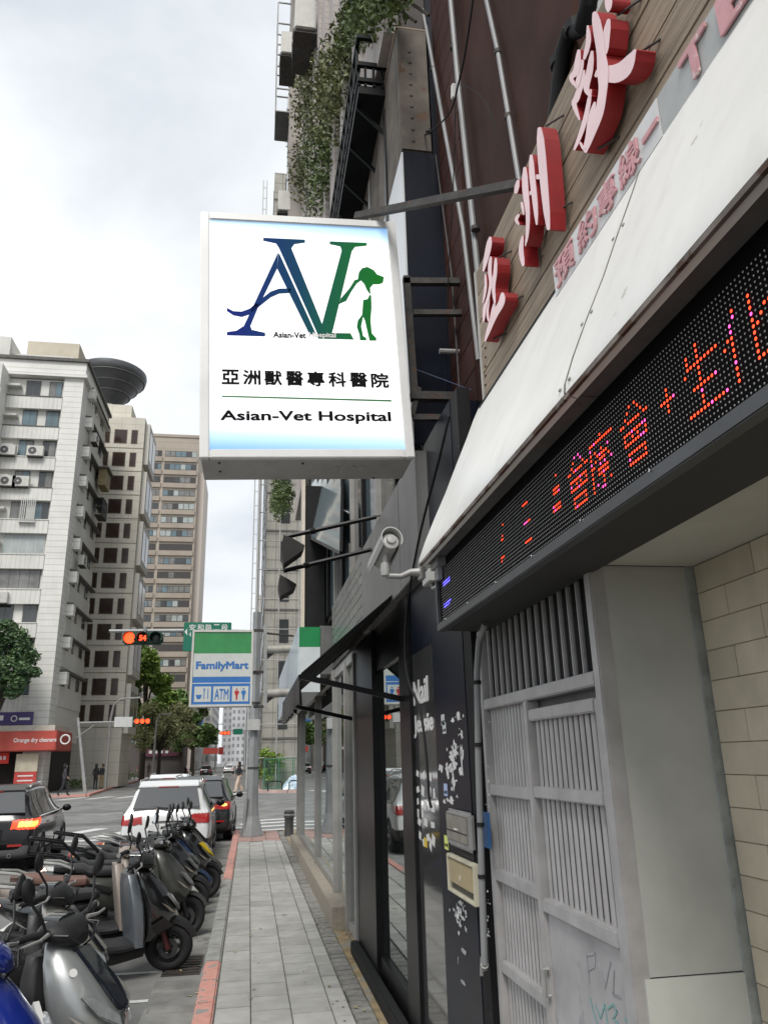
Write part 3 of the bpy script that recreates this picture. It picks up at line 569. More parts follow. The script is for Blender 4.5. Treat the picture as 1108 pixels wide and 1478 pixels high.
cable('black cable coming down to a white joint box on the brown wall', [(685,-20),(672,70),(661,122),(650,160),(628,185),(613,195)], .006, 1.14)
cable('thin cable arcing right from the white joint box', [(664,123),(690,135),(710,170),(717,210)], .003, 1.2)
cable('thin cable hanging straight down below the white joint box', [(657,150),(654,260),(646,420),(640,640)], .003, 1.16)
cable('blue wire running from the light box to the bracket end', [(600,533,1.0),(640,548,1.1),(680,563,1.15)], .003, m=mat('blue_wire', (.03,.05,.12), .5, var=0))
cj = thing('cable_joint', 'small white cable joint box on the brown wall', 'junction box', onX(654,132,1.13)); c = onX(654,132,1.13); b = MB(); b.obox(c, V((.012,0,0)), V((0,.018,.006)), V((0,-.01,.045))); b.build('box', M_white, cj, bevel=.004)
# ---- camera on the canopy corner
cc = thing('security_camera', 'bullet security camera with a sun hood on the canopy corner', 'camera', onX(650,838,.92)); YC = 3.42
P = lambda x, y, d=0: onY(x, y, YC+d)
b = MB(); b.tube([P(606,826), P(592,826), P(578,832), P(556,831)], [.022,.017,.014,.013], 10); b.build('arm', M_galv, cc, smooth=True)
b = MB(); c = P(608,822); b.obox(c, V((.012,0,0)), V((0,.03,0)), V((0,0,.05))); b.build('wall_plate', M_galv, cc, bevel=.004)
b = MB(); b.lathe([(.02,-.03),(.024,0),(.02,.03)], P(556,822), (0,0,1), 14); b.tube([P(556,832), P(556,800)], .012, 8); b.build('joint', M_galv, cc, smooth=True)
ax = V((-.10,.95,-.28)).normalized(); c = P(554,800,.06)
b = MB(); b.lathe([(.02,-.13),(.04,-.12),(.042,.06),(.036,.075)], c, ax, 18); b.build('body', mat('camera_grey', (.42,.42,.41), .4, var=.05), cc, smooth=True)
b = MB(); b.lathe([(.024,-.1305),(.02,-.137),(.0,-.139)], c, ax, 18, False); b.build('rear_cap', M_galv, cc, smooth=True)
b = MB(); b.lathe([(.033,.0755),(.03,.078),(.0,.079)], c, ax, 18, False); b.build('lens', M_black, cc)
sd = ax.cross(V((0,0,1))).normalized(); upv = sd.cross(ax); rings = []
for s_ in (-.15, .12): rings.append([c+ax*s_+(sd*math.cos(t)*1.0+upv*math.sin(t)*1.15)*.052 for t in [R(-35+i*25) for i in range(11)]]+[c+ax*s_+(sd*math.cos(t)*1.0+upv*math.sin(t)*1.15)*.047 for t in [R(-35+i*25) for i in range(10,-1,-1)]])
b = MB(); b.loft(rings); b.build('sun_hood', mat('camera_hood', (.36,.36,.35), .45, var=.05), cc)
jb = thing('junction_box', 'pale junction box behind the security camera arm', 'junction box', onX(625,835,.87)); b = MB(); c = onX(622,834,.87); b.obox(c, V((.03,0,0)), V((0,.07,0)), V((0,0,.032))); b.build('box', M_alu2, jb, bevel=.004); b = MB(); b.tube([c+V((0,-.02,-.03)), c+V((0,-.03,-.06)), c+V((.02,-.12,-.06)), c+V((.03,-.2,-.03))], .01, 8); b.build('conduit', M_galv, jb, smooth=True)
# ------------------------------------------------------------------ black shopfront
M_navy = mat('navy_panel', (.004,.007,.016), .35, var=.25, scale=3, bump=.03, bscale=8, spec=.22)
M_peel = mat('peeling_black', (.007,.007,.008), .6, spec=.2, var=.3, scale=10, chip=(.32,.31,.28), chipscale=13, chipat=.67)
M_shopg = glass('shop_glass', (.35,.39,.38), .26, .012, .30)
M_fas = mat('grey_metal_fascia', (.22,.22,.215), .42, .5, var=.14, scale=2.5, streak=.35, scol=(.12,.115,.11))
bsf = thing('black_shopfront', 'black framed shopfront with dark navy pillar, awning and grey metal fascia', 'shopfront', (F,5.2,0))
def fbox(name, y0, y1, z0, z1, x0=F, x1=F+.06, m=M_black, p=bsf, bev=.004): b = MB(); b.box(x0,x1,y0,y1,z0,z1); return b.build(name, m, p, bevel=bev)
yy = lambda px: onX(px, 1100, F).y
Y598, Y581, Y552, Y520, Y630 = yy(599), yy(582), yy(545), yy(519), yy(630)
fbox('pillar', 3.62, Y630, -.004, 3.4, F, 1.24, M_navy); fbox('pillar_edge', 3.475, 3.616, -.004, 3.4, F+.002, 1.07, M_peel)
fbox('mirror_panel', Y630+.003, Y598-.003, .08, 2.2, F+.004, F+.05, mat('dark_mirror', (.30,.30,.305), .07, .85, var=.05, scale=2), bev=0)
fbox('panel_head', Y630+.003, Y598-.003, 2.203, 3.3, F+.003, F+.05, M_navy); fbox('panel_foot', Y630+.003, Y598-.003, -.004, .077, F+.002, F+.05, M_black)
fbox('post', Y598, Y581-.03, -.004, 3.3, F-.02, 1.1); fbox('post', Y552+.03, Y520, -.004, 2.75, F-.03, 1.12)
fbox('window_head', Y581-.027, Y552+.027, 2.25, 2.75, F-.005, 1.1); fbox('window_sill', Y581-.027, Y552+.027, .0, .2, F-.004, 1.1)
b = MB(); b.box(F+.02,F+.028,Y581-.025,Y552+.025,.2,2.25); b.build('pane', M_shopg, bsf)
fbox('step', 3.6, Y520+.02, -.004, .1, .9, F-.032, M_blackm, bev=.01)
b = MB(); b.box(1.2,4,3.7,Y520,0,2.7); b.build('interior', mat('shop_dim', (.035,.035,.033), .9, var=.3, scale=2), bsf)
fbox('fascia_panel', 4.2, 4.77, 2.6, 3.34, .93, 1.1, M_fas); fbox('fascia_panel', 4.775, 6.55, 2.6, 3.34, .93, 1.1, M_fas)
me = piece_mesh('tile', .012, .19, .09, mat('fascia_tile', (.20,.205,.2), .25, var=.1, rnd=.15), .002)
for i in range(7):
    for j in range(13): link('fascia_tile', me, bsf, V((.938, 6.66+j*.196, 3.33-i*.096))-bsf.location)
fbox('fascia_back', 6.56, 9.3, 2.6, 3.34, .946, 1.1, M_joint)
# lettering and torn paper on the panels
M_wvinyl = mat('white_vinyl', (.72,.72,.70), .5, var=.08, scale=30)
def ptext(s, x0, y0, x1, y1, m=M_wvinyl, bold=.03, nm='lettering', X=F+.002):
    a = onX(x0, y1, X); c = onX(x1, y1, X); t = onX((x0+x1)/2, y0, X); u = onX((x0+x1)/2, y1, X)
    b = MB(); b.text(s, (X, a.y, u.z), (0,-1,0), (0,0,1), abs(a.y-c.y), t.z-u.z, .002, bold); b.build(nm, m, bsf)
ptext('Nail', 597,979,618,1016); ptext('Jessie', 598,1029,626,1064, bold=.035)
def shard(px, py, w, h, m=M_wvinyl, nm='torn_paper', X=None, jag=.35, n=7):
    X = X or F-.0015; c = onX(px, py, X); pts = []
    sk = rng.uniform(-.5,.5)
    for k in range(n):
        a = 2*math.pi*(k+.5)/n; r_ = 1-rng.random()*jag; cx2, sz2 = math.cos(a)*r_, math.sin(a)*r_; cx2 = max(-.75, min(.75, cx2*1.25)); sz2 = max(-.75, min(.75, sz2*1.25)); pts.append(V((X, c.y+cx2*w+sz2*w*sk, c.z+sz2*h-cx2*h*sk)))
    b = MB(); b.prism(pts, (-.001,0,0)); b.build(nm, m, bsf)
def sticker(px, py, w, h, col, nm='sticker', X=F-.0015, lines=True):
    c = onX(px, py, X); b = MB(); b.box(X-.0012,X,c.y-w/2,c.y+w/2,c.z-h/2,c.z+h/2); o = b.build(nm, mat('sticker_%02d%02d%02d' % tuple(int(v*99) for v in col), col, .6, var=.08, scale=25), bsf)
    if lines:
        q = MB(); q.box(X-.0018,X-.0012,c.y-w*.4,c.y-w*.05,c.z-h*.3,c.z-h*.05); q.box(X-.0018,X-.0012,c.y+w*.08,c.y+w*.4,c.z-h*.3,c.z-h*.1); q.build('print', M_ink, o)
for py, xs_ in ((1113,(603,612,622)),(1136,(602,610,620,627)),(1158,(603,613,624)),(1172,(604,611)),(1183,(606,614,624)),(1205,(607,616,626)),(1214,(611,622))):
    for px in xs_: shard(px+rng.uniform(-1.5,1.5), py+(px-600)*.35+rng.uniform(-3,3), rng.uniform(.03,.062), rng.uniform(.02,.036), X=F+.003, nm='peeled_lettering', jag=.25, n=4)
for cx_, cy_, sx_, sy_, n_, sz in ((655,1085,9,12,26,.016),(652,1108,14,6,22,.018),(656,1130,4,10,9,.016),(664,1060,5,10,7,.010),(660,1036,10,4,7,.014),(650,1155,9,4,8,.016),(664,1318,12,16,30,.015),(704,1330,3,60,14,.007),(704,1120,3,80,14,.006)):
    for k in range(n_): shard(cx_+rng.gauss(0,sx_*.5), cy_+rng.gauss(0,sy_*.5), sz*rng.uniform(.4,2.2), sz*rng.uniform(.3,1.1), M_wvinyl if rng.random() < .7 else mat('grey_paper', (.5,.5,.5), .7, var=.2, scale=30), 'torn_paper', X=F-.0012-.0004*rng.random(), jag=.8, n=rng.choice((4,5,7)))
for px, py, w, h in ((661,1034,.035,.02),(653,1040,.04,.012),(655,1074,.02,.02),(657,1083,.035,.03),(667,1086,.02,.03),(652,1092,.03,.02),(666,1098,.02,.05),(655,1103,.04,.02),(636,1109,.045,.016),(651,1110,.05,.022),(664,1112,.03,.02),(646,1118,.03,.022),(654,1126,.016,.05),(666,1060,.02,.02),(652,1154,.045,.018)): shard(px, py, w*1.25, h*1.5, jag=.75, n=11)
for px, py, w in ((664,1304,.05),(662,1312,.055),(672,1317,.03),(658,1320,.03),(668,1325,.05),(660,1330,.03),(664,1336,.04),(672,1341,.03),(662,1347,.02)): shard(px, py, w, .012, mat('grey_paper', (.5,.5,.5), .7, var=.2, scale=30), jag=.7, n=9)
for px, py, w, h in ((669,1373,.11,.022),(668,1418,.09,.016),(661,1386,.012,.03)): shard(px, py, w*.5, h*.6, mat('grey_tape', (.36,.36,.36), .7, var=.3, scale=30), 'old_tape', jag=.15)
sticker(639,1039,.075,.055,(.55,.57,.55)); sticker(641,1051,.075,.055,(.6,.62,.62)); sticker(643,1140,.075,.06,(.42,.52,.75)); sticker(644,1216,.08,.065,(.68,.75,.2)); sticker(614,1216,.07,.05,(.7,.5,.05), X=F+.003, lines=False)
# ---- boxes and conduit on the pillar
ib = thing('wall_intercom', 'long grey metal letter and intercom box on the navy pillar', 'intercom', onX(668,1222,F)); X = F
c0, c1 = onX(652,1170,X), onX(686,1222,X); yA, yB = onX(653,1195,X).y, onX(686,1195,X).y; zT, zBm = onX(669,1170,X).z, onX(669,1224,X).z
M_box = mat('aged_metal_box', (.30,.28,.24), .5, .3, var=.15, scale=12)
b = MB(); b.box(F-.032,F-.002,yB,yA,zBm,zT); b.build('case', M_galv, ib, bevel=.012)
b = MB(); b.box(F-.036,F-.0325,yB+.02,yA-.02,zBm+.03,zT-.02); b.build('cover', M_box, ib, bevel=.002)
b = MB(); zz = (zT+zBm)/2; b.box(F-.040,F-.0365,(yA+yB)/2-.03,(yA+yB)/2+.03,zz-.002,zz+.004); b.build('slot', M_white, ib); b = MB(); b.box(F-.0375,F-.0362,yB+.022,yA-.022,zz-.012,zz-.008); b.build('seam', M_blackm, ib)
eb = thing('electric_meter_box', 'open cream plastic box with a switch unit on the navy pillar', 'meter box', onX(675,1296,F))
yA, yB = onX(655,1268,X).y, onX(694,1268,X).y; zT, zBm = onX(675,1240,X).z, onX(675,1296,X).z; M_cream = mat('cream_plastic', (.52,.49,.38), .55, var=.12, scale=12, chip=(.2,.18,.14), chipscale=18, chipat=.72)
for nm, a in (('rim_left',(yA-.014,yA,zBm,zT)),('rim_right',(yB,yB+.014,zBm,zT)),('rim_top',(yB+.0145,yA-.0145,zT-.014,zT)),('rim_bottom',(yB+.0145,yA-.0145,zBm,zBm+.014))): b = MB(); b.box(F-.034,F-.002,*a); b.build('rim', M_cream, eb, bevel=.003)
b = MB(); b.box(F-.012,F-.0025,yB+.014,yA-.014,zBm+.014,zT-.014); b.build('back_plate', mat('dull_brown', (.10,.09,.07), .8, var=.2), eb)
b = MB(); b.box(F-.030,F-.013,yB+.045,yA-.03,zBm+.045,zT-.02); b.build('switch_unit', mat('ochre_plastic', (.42,.34,.2), .5, var=.08), eb, bevel=.004); b = MB(); b.box(F-.034,F-.0305,(yA+yB)/2-.008,(yA+yB)/2+.014,(zT+zBm)/2-.01,(zT+zBm)/2+.01); b.build('button', M_cream, eb)
cp = thing('conduit_pipe', 'grey conduit pipe running down the edge of the navy pillar', 'pipe', onX(698,1395,.97)); Q = [onX(p[0],p[1],.965) for p in ((700,900),(691,925),(688,970),(690,1100),(693,1200),(696,1300),(699,1392))]
b = MB(); b.tube(Q, .014, 10); b.build('pipe', M_pvc, cp, smooth=True)
for py, px in ((985,688.5),(1075,690),(1190,693),(1265,695)): q = MB(); q.lathe([(.017,-.008),(.017,.008)], onX(px,py,.965), (0,0,1), 12); q.build('clamp', M_blackm, cp)
q = MB(); q.tube([Q[-1], Q[-1]+V((.01,.04,-.02))], .016, 8); q.tube([Q[-1]+V((0,.03,.02)), Q[-1]+V((0,.05,-.05))], .008, 6); q.build('tap', M_galv, cp)
bp = thing('blue_plate', 'blue plate half hidden behind the conduit beside the intercom', 'plate', onX(704,1205,F+.03)); yA, yB = onX(692,1195,F).y, onX(707,1195,F).y; b = MB(); b.box(F-.008,F+.001,yB,yA,onX(700,1222,F).z,onX(700,1172,F).z); b.build('plate', mat('blue_plastic', (.02,.09,.24), .5, var=.1), bp)
cable('black cable hanging down the grey fascia and across the white lettered panel', [(648,600),(634,660),(612,745),(600,800),(588,870),(584,940),(590,985),(606,1025),(615,1090),(619,1150),(622,1165)], .007, .92)
cable('grey cable looping from the bracket behind the canopy tip', [(606,640),(616,660),(622,690),(640,705),(660,712)], .009, 1.02)
# ---- awning
aw = thing('black_awning', 'black fabric awning with a ragged valance over the black shop window', 'awning', (F,6.3,2.1))
M_fab = mat('awning_cloth', (.02,.019,.018), .8, var=.3, scale=6, bump=.2, bscale=40); M_val = mat('valance_cloth', (.065,.06,.055), .8, var=.3, scale=4, streak=.6, scol=(.13,.125,.115), bump=.25, bscale=30)
ya0, ya1 = 5.1, 7.65; NA = 22
rows = []
for i in range(NA+1):
    y = ya0+(ya1-ya0)*i/NA; rows.append([V((x, y, z-.012*abs(math.sin(i*.9))*s)) for x, z, s in ((.985,2.69,0),(.8,2.535,.5),(.6,2.365,.8),(.45,2.235,.8),(.31,2.11,.3))])
b = MB(); b.loft([r+[p+V((.004,0,-.008)) for p in reversed(r)] for r in rows]); b.build('cloth', M_fab, aw, smooth=True)
rows = []
for i in range(NA*3+1):
    y = ya0+(ya1-ya0)*i/(NA*3); w_ = .012*math.sin(i*1.3)+.006*math.sin(i*2.9); rows.append([V((.308+.3*w_, y, 2.112)), V((.306+w_, y, 2.0)), V((.308+1.3*w_, y, 1.915+.012*math.sin(i*.7)+rng.uniform(-.006,.006)))])
b = MB(); b.loft([r+[p+V((.004,0,0)) for p in reversed(r)] for r in rows]); b.build('valance', M_val, aw, smooth=True)
for y in (5.11, 7.63):
    b = MB(); b.bar((.32,y,2.10),(F,y,1.945),.03,.035); b.build('support_arm', M_black, aw); b = MB(); b.bar((.325,y+.02,2.115),(.985,y+.02,2.675),.022,.022); b.build('rafter', M_black, aw)
b = MB(); b.bar((.315,ya0,2.10),(.315,ya1,2.10),.025,.025); b.build('front_rail', M_black, aw)
b = MB(); b.bar((.99,ya0,2.70),(.99,ya1,2.70),.03,.03); b.build('wall_rail', M_steel, aw)
# ------------------------------------------------------------------ corner shop with steel framed glass
FE = 16.4
fs = thing('corner_shop', 'corner convenience store with steel window frames on a stone plinth', 'shop', (F,11.5,0))
M_shopg2 = glass('corner_glass', (.5,.55,.54), .30, .008, .28)
ymull = [yy(437)+.1, yy(459), yy(486.5), 8.15, 7.42]
for i, y in enumerate(ymull):
    w_ = .1 if i < 2 else .09; b = MB(); b.box(F-.05,F+.06,y-w_/2,y+w_/2,.0 if i > 2 else .2,2.55); b.build('mullion', M_steel, fs, bevel=.006)
b = MB(); b.box(F-.05,F+.06,FE-.12,FE,.2,2.55); b.build('mullion', M_steel, fs, bevel=.006)
edges = [FE-.12]+ymull
for a, c in zip(edges, edges[1:]):
    if a-c < .2: continue
    z0_ = .28 if c > 8.2 else .12
    b = MB(); b.box(F+.0,F+.01,c+.05,a-.05,z0_,2.5); b.build('pane', M_shopg2, fs)
    b = MB(); b.box(F-.03,F+.03,c+.052,a-.052,z0_-.07,z0_); b.build('bottom_rail', M_steel, fs, bevel=.003)
b = MB(); b.box(.97,1.35,7.36,FE,2.5,2.62); b.build('head_beam', M_steel, fs)
for y0_, y1_ in ((8.36,10.3),(10.31,12.3),(12.31,14.3),(14.31,FE)): b = MB(); b.box(.84,1.1,y0_,y1_,-.01,.2); b.build('plinth_stone', M_stone, fs, bevel=.006)
b = MB(); b.box(.96,1.35,7.3,8.35,-.01,.04); b.build('door_sill', M_ochre, fs)
b = MB(); b.box(1.0,1.6,7.36,FE,-.005,.03); b.build('shop_floor', mat('shop_floor', (.3,.3,.29), .4, var=.1), fs)
b = MB(); b.box(3.2,3.4,7.36,FE,0,2.6); b.build('back_wall', mat('shop_back', (.16,.15,.13), .8, var=.3, scale=1.5), fs)
for k, (cc_, y) in enumerate(zip(((.35,.12,.08),(.1,.2,.28),(.4,.33,.12),(.15,.25,.12)), (9.0,10.6,12.4,14.6))):
    b = MB(); b.box(1.9,2.3,y,y+1.1,.05,1.5)
    for s_ in range(4): b.box(1.86,1.9,y,y+1.1,.3+s_*.33,.33+s_*.33)
    b.build('shelf_unit', mat('shelf_%d' % k, cc_, .7, var=.5, scale=9), fs)
b = MB(); b.box(1.25,1.5,9.75,10.0,.03,2.5); b.build('inner_column', mat('column_grey', (.22,.23,.235), .6, var=.1), fs)
b = MB(); b.box(1.2,1.235,7.9,8.5,2.0,2.42); b.build('notice_board', mat('orange_notice', (.4,.22,.05), .6, var=.2), fs)
b = MB(); b.box(F+.07,4,7.36,FE,2.63,3.35); b.build('floor_slab', M_blackm, fs)
# fascia sign of the shop
fsg = thing('shop_fascia_sign', 'green and white shop fascia box above the corner shop windows', 'sign', (.7,12,2.4)); ye = 9.7
A_, B_ = onY(432,905,ye), onY(462,905,ye); M_gr = mat('sign_green', (.015,.23,.075), .4, var=.05); M_wh2 = mat('sign_white', (.62,.66,.68), .35, var=.05)
b = MB(); b.box(A_.x,B_.x,ye,FE,2.38,2.93); b.build('white_band', M_wh2, fsg); b = MB(); b.box(A_.x,B_.x,ye,FE,2.932,3.18); b.build('green_band', M_gr, fsg)
b = MB(); b.box(A_.x-.012,A_.x-.001,ye,FE,2.37,3.19); b.build('street_face', mat('sign_pale_blue', (.6,.68,.74), .25, var=.05), fsg)
b = MB(); b.box(B_.x+.002,F+.05,ye+.02,FE,2.6,3.2); b.build('case', M_fas, fsg)
# blade sign
fm = thing('store_blade_sign', 'green white and blue projecting store sign with three service icons', 'sign', (-.4,12,2.36)); FMY = 12.0
c4 = [onY(*p, FMY) for p in ((279,911),(366,909),(362,1019),(272,1021))]
x0 = -.895; x1 = .02; zb_ = 2.37; zt_ = 3.51; tl = R(.8)
def fb(b, u0, u1, v0, v1, d0, d1): return b.box(x0+u0*(x1-x0), x0+u1*(x1-x0), FMY+d0, FMY+d1, zb_+v0*(zt_-zb_), zb_+v1*(zt_-zb_))
b = MB(); fb(b,0,1,0,1,.02,.22); b.build('case', M_galv, fm, bevel=.008)
for a in ((0,.035,0,1),(.965,1,0,1),(.0352,.9648,0,.03),(.0352,.9648,.97,1)): b = MB(); fb(b,*a,-.012,.019); b.build('frame_trim', mat('cream_trim', (.58,.57,.53), .5, var=.08), fm, bevel=.004)
M_fw = mat('face_white', (.56,.58,.55), .4, var=.05); M_fblue = mat('face_blue', (.035,.16,.45), .4, var=.05)
b = MB(); fb(b,.0355,.9645,.69,.969,.001,.018); b.build('green_panel', mat('fm_green', (.045,.26,.085), .4, var=.12, scale=3), fm)
b = MB(); fb(b,.0355,.9645,.385,.689,.001,.018); b.build('white_panel', M_fw, fm); b = MB(); fb(b,.0355,.9645,.031,.384,.001,.018); b.build('blue_panel', M_fblue, fm)
b = MB(); fb(b,.0355,.9645,.297,.307,-.001,.0008); b.build('pale_line', M_wh2, fm)
def fmt(nm, s, u0, u1, v0, v1, m, bold=0, Y=-.002): b = MB(); b.text(s, (x0+u0*(x1-x0), FMY+Y, zb_+v0*(zt_-zb_)), (1,0,0), (0,0,1), (u1-u0)*(x1-x0), (v1-v0)*(zt_-zb_), .0015, bold); b.build(nm, m, fm)
fmt('store_name', 'FamilyMart', .08,.93,.455,.585, M_fblue, .035)
for u in (.075,.375,.675): b = MB(); fb(b,u,u+.265,.065,.26,-.001,.0008); b.build('icon_panel', M_fw, fm)
fmt('icon_lettering', 'ATM', .395,.62,.09,.23, M_fblue, .02)
def disc(nm, pts, m): b = MB(); b.prism([(x0+u*(x1-x0), FMY-.0015, zb_+v*(zt_-zb_)) for u, v in pts], (0,-.0012,0)); b.build(nm, m, fm)
disc('bowl_icon', [(.1,.155),(.195,.155),(.18,.11),(.165,.1),(.13,.1),(.115,.11)], M_fblue); disc('fork_icon', [(.225,.1),(.237,.1),(.237,.18),(.245,.235),(.217,.235),(.225,.18)], M_fblue); disc('spoon_icon', [(.285,.1),(.297,.1),(.297,.235),(.285,.235)], M_fblue)
M_rd = mat('icon_red', (.45,.03,.03), .5, var=0)
for u, m in ((.75,M_rd),(.86,M_fblue)):
    disc('person_icon', [(u-.012,.085),(u+.012,.085),(u+.016,.14),(u+.04,.18),(u+.03,.2),(u+.015,.205),(u-.015,.205),(u-.03,.2),(u-.04,.18),(u-.016,.14)], m); disc('person_icon_head', [(u+.014*math.cos(a), .223+.011*math.sin(a)) for a in [k*math.pi/4 for k in range(8)]], m)
for py in (938,1001):
    b = MB(); a, c = onY(386,py,FMY+.15), onY(486,py-4,FMY+.15); b.tube([a, c], .065, 12); b.build('support_pipe', mat('weathered_pipe', (.36,.345,.31), .6, .2, var=.2, scale=6, streak=.4), fm, smooth=True)
    b = MB(); a = onY(384,py,FMY+.15); b.prism([a+V((0,0,-.04)), a+V((.12,0,-.06)), a+V((0,0,-.16))], (0,.03,0)); b.build('gusset', M_rust, fm)
a, c = onY(383,902,FMY+.15), onY(383,1022,FMY+.15); b = MB(); b.bar(a, c, .05, .05, (1,0,0)); b.build('upright', M_galv, fm)
for p in (910,970,1020): b = MB(); b.bar(onY(366,p,FMY+.15), onY(384,p,FMY+.15), .04, .04); b.build('bracket_bar', M_rust, fm)
b = MB(); b.tube([onY(384,914,FMY+.2), onY(424,918,FMY+.2)], .016, 6); b.build('thin_bar', M_rust, fm)
# ------------------------------------------------------------------ apartment block above the shops
M_pil = mat('pinkish_mosaic', (.44,.395,.37), .7, lines=[(2,.12,.12,.25)], var=.14, scale=2, streak=.55, scol=(.12,.105,.1), bump=.1)
M_dwall = mat('dark_recess_wall', (.05,.04,.038), .7, var=.3, scale=3)
M_win = mat('dark_window_glass', (.02,.024,.028), .06, var=0, spec=.8)
M_winb = mat('blue_window_glass', (.09,.13,.15), .06, var=.2, scale=.8, spec=.8)
ap = thing('apartment_block', 'tall weathered apartment block with climbing plants and window cages above the corner shop', 'building', (2,10,3.4))
b = MB(); b.box(1.02,8,4.47,FE,3.36,34); b.build('wall', M_dwall, ap)
for k in range(11):
    y = 4.9+k*1.11; w_ = .34 if k % 3 else .5
    b = MB(); b.box(.86,1.019,y-w_/2,y+w_/2,6.9 if k > 2 else 7.6,33.5); b.build('pilaster', M_pil, ap)
for fl in range(9):
    z = 7.1+fl*3.05
    for k in range(10):
        y0_ = 5.15+k*1.11; w0, w1 = y0_+.05, y0_+.6
        b = MB(); b.box(.955,1.0,w0,w1,z+1.0,z+2.5); f_ = b.build('window', mat('window_frame_grey', (.25,.25,.25), .5, var=.1), ap)
        b = MB(); b.box(.950,.954,w0+.05,w1-.05,z+1.05,z+2.45); b.build('pane', M_win if (k+fl) % 3 else M_winb, f_)
    b = MB(); b.box(.90,1.0195,4.6,FE,z,z+.85); b.build('spandrel', M_pil, ap)
b = MB(); b.box(.55,1.0,FE-1.2,FE-.01,9.5,32); b.build('end_bay', mat('end_bay_mosaic', (.36,.33,.30), .7, var=.12, scale=2, streak=.45, scol=(.14,.125,.12)), ap)
for fl in range(1, 8):
    z = 7.2+fl*3.05; b = MB(); b.box(.545,.549,FE-1.0,FE-.2,z+.9,z+2.2); b.build('bay_window', M_win, ap)
# second floor glazing behind the floodlights
for k in range(9):
    y0_ = 5.0+k*.82; b = MB(); b.box(.99,1.0,y0_+.04,y0_+.78,3.42,6.6); b.build('tall_pane', M_winb if k % 2 else M_win, ap)
    b = MB(); b.box(.95,1.015,y0_-.035,y0_+.035,3.36,6.7); b.build('glazing_bar', M_steel if k % 2 else M_black, ap)
b = MB(); b.box(.86,1.02,7.7,FE,6.65,6.9); b.build('string_course', M_pil, ap)
# open window leaf
ow = thing('open_window', 'open top hung window with pale glass beneath the hospital light box', 'window', onX(470,760,.9)); q4 = [onX(446,700,.9),onX(496,704,.985),onX(492,790,.985),onX(448,772,.72)]
b = MB(); b.prism([onX(448,690,.97),onX(494,690,.97),onX(492,798,.80),onX(448,776,.78)], (.006,0,.004)); b.build('pane', mat('pale_pane', (.24,.30,.32), .08, var=.1, spec=.8), ow)
for a, c in (((448,776,.78),(492,798,.80)),((448,690,.97),(448,776,.78)),((494,690,.97),(492,798,.80))): b = MB(); b.bar(onX(*a), onX(*c), .03, .03); b.build('frame_bar', M_black, ow)
b = MB(); b.tube([onX(444,713,.9), onX(451,712,.9), onX(503,740,.97)], .01, 6); b.build('stay', M_white, ow)
# window cages and air conditioners on the block
M_ac = mat('ac_casing', (.55,.54,.50), .5, var=.08, streak=.25); M_acd = mat('ac_grille', (.08,.08,.08), .6, var=.1)
def ac_unit(loc, face, label, s=1.0, group='air conditioners', name='air_conditioner'):
    """outdoor unit: face = outward normal (axis aligned), loc = back centre of the base"""
    t = thing(name, label, 'air conditioner', loc, group); n = V(face); u = V((-n.y, n.x, 0)); L_ = V(loc); W2, H2, D = .41*s, .56*s, .3*s
    b = MB(); b.obox(L_+n*D/2+V((0,0,H2/2)), u*W2, n*D/2, V((0,0,H2/2))); b.build('casing', M_ac, t, bevel=.015*s)
    c = L_+n*(D+.004)+V((0,0,H2/2))-u*W2*.3; b = MB(); b.lathe([(.20*s,0),(.20*s,.012*s),(.17*s,.012*s),(.16*s,.002),(.0,.002)], c, n, 18, False); f_ = b.build('fan_grille', M_acd, t)
    b = MB(); b.lathe([(.05*s,.004),(.05*s,.02*s)], c, n, 10); b.build('fan_hub', M_ac, f_)
    b = MB(); b.obox(L_+n*D/2+V((0,0,-.03*s)), u*W2*.9, n*D*.55, V((0,0,.02*s))); b.build('shelf', M_rust, t)
    return t
def cage(x0, y0, y1, z0, z1, label, nv=4, nh=5):
    t = thing('window_cage', label, 'window cage', (1.0,(y0+y1)/2,z0), 'window cages on the block'); mt = mat('cage_grey', (.22,.22,.215), .5, .3, var=.2)
    for z in [z0+(z1-z0)*k/nh for k in range(nh+1)]:
        b = MB(); b.bar((x0,y0,z),(x0,y1,z),.03); b.bar((x0,y0,z),(1.0,y0,z),.03); b.bar((x0,y1,z),(1.0,y1,z),.03); b.build('horizontal_bar', mt, t)
    for k in range(nv+1): b = MB(); y = y0+(y1-y0)*k/nv; b.bar((x0,y,z0),(x0,y,z1),.025); b.build('vertical_bar', mt, t)
    b = MB(); b.box(x0,1.0,y0,y1,z0-.02,z0); b.build('tray', mat('cage_tray', (.1,.1,.1), .6, var=.2), t)
cage(.22,15.4,16.35,17.0,20.6,'tall open window cage at the top left corner of the block'); cage(.3,15.5,16.35,10.8,13.4,'lower window cage beside the light box top corner',4,4); cage(.32,13.2,14.4,21.5,23.6,'high window cage beside the leaves near the top edge')
ac_unit((.85,15.9,17.15),(-1,0,0),'air conditioner inside the tall window cage',1.1); ac_unit((.6,13.6,16.4),(-1,0,0),'dark shaded air conditioner below the tall window cage',1.1); ac_unit((.55,14.4,10.9),(-1,0,0),'air conditioner just above the light box corner',1.2); ac_unit((.86,11.5,14.6),(-1,0,0),'pale air conditioner between the leaves and the top edge',1.3); ac_unit((.62,15.6,13.9),(-1,0,0),'small air conditioner on the corner bay among hanging plants',1.0)
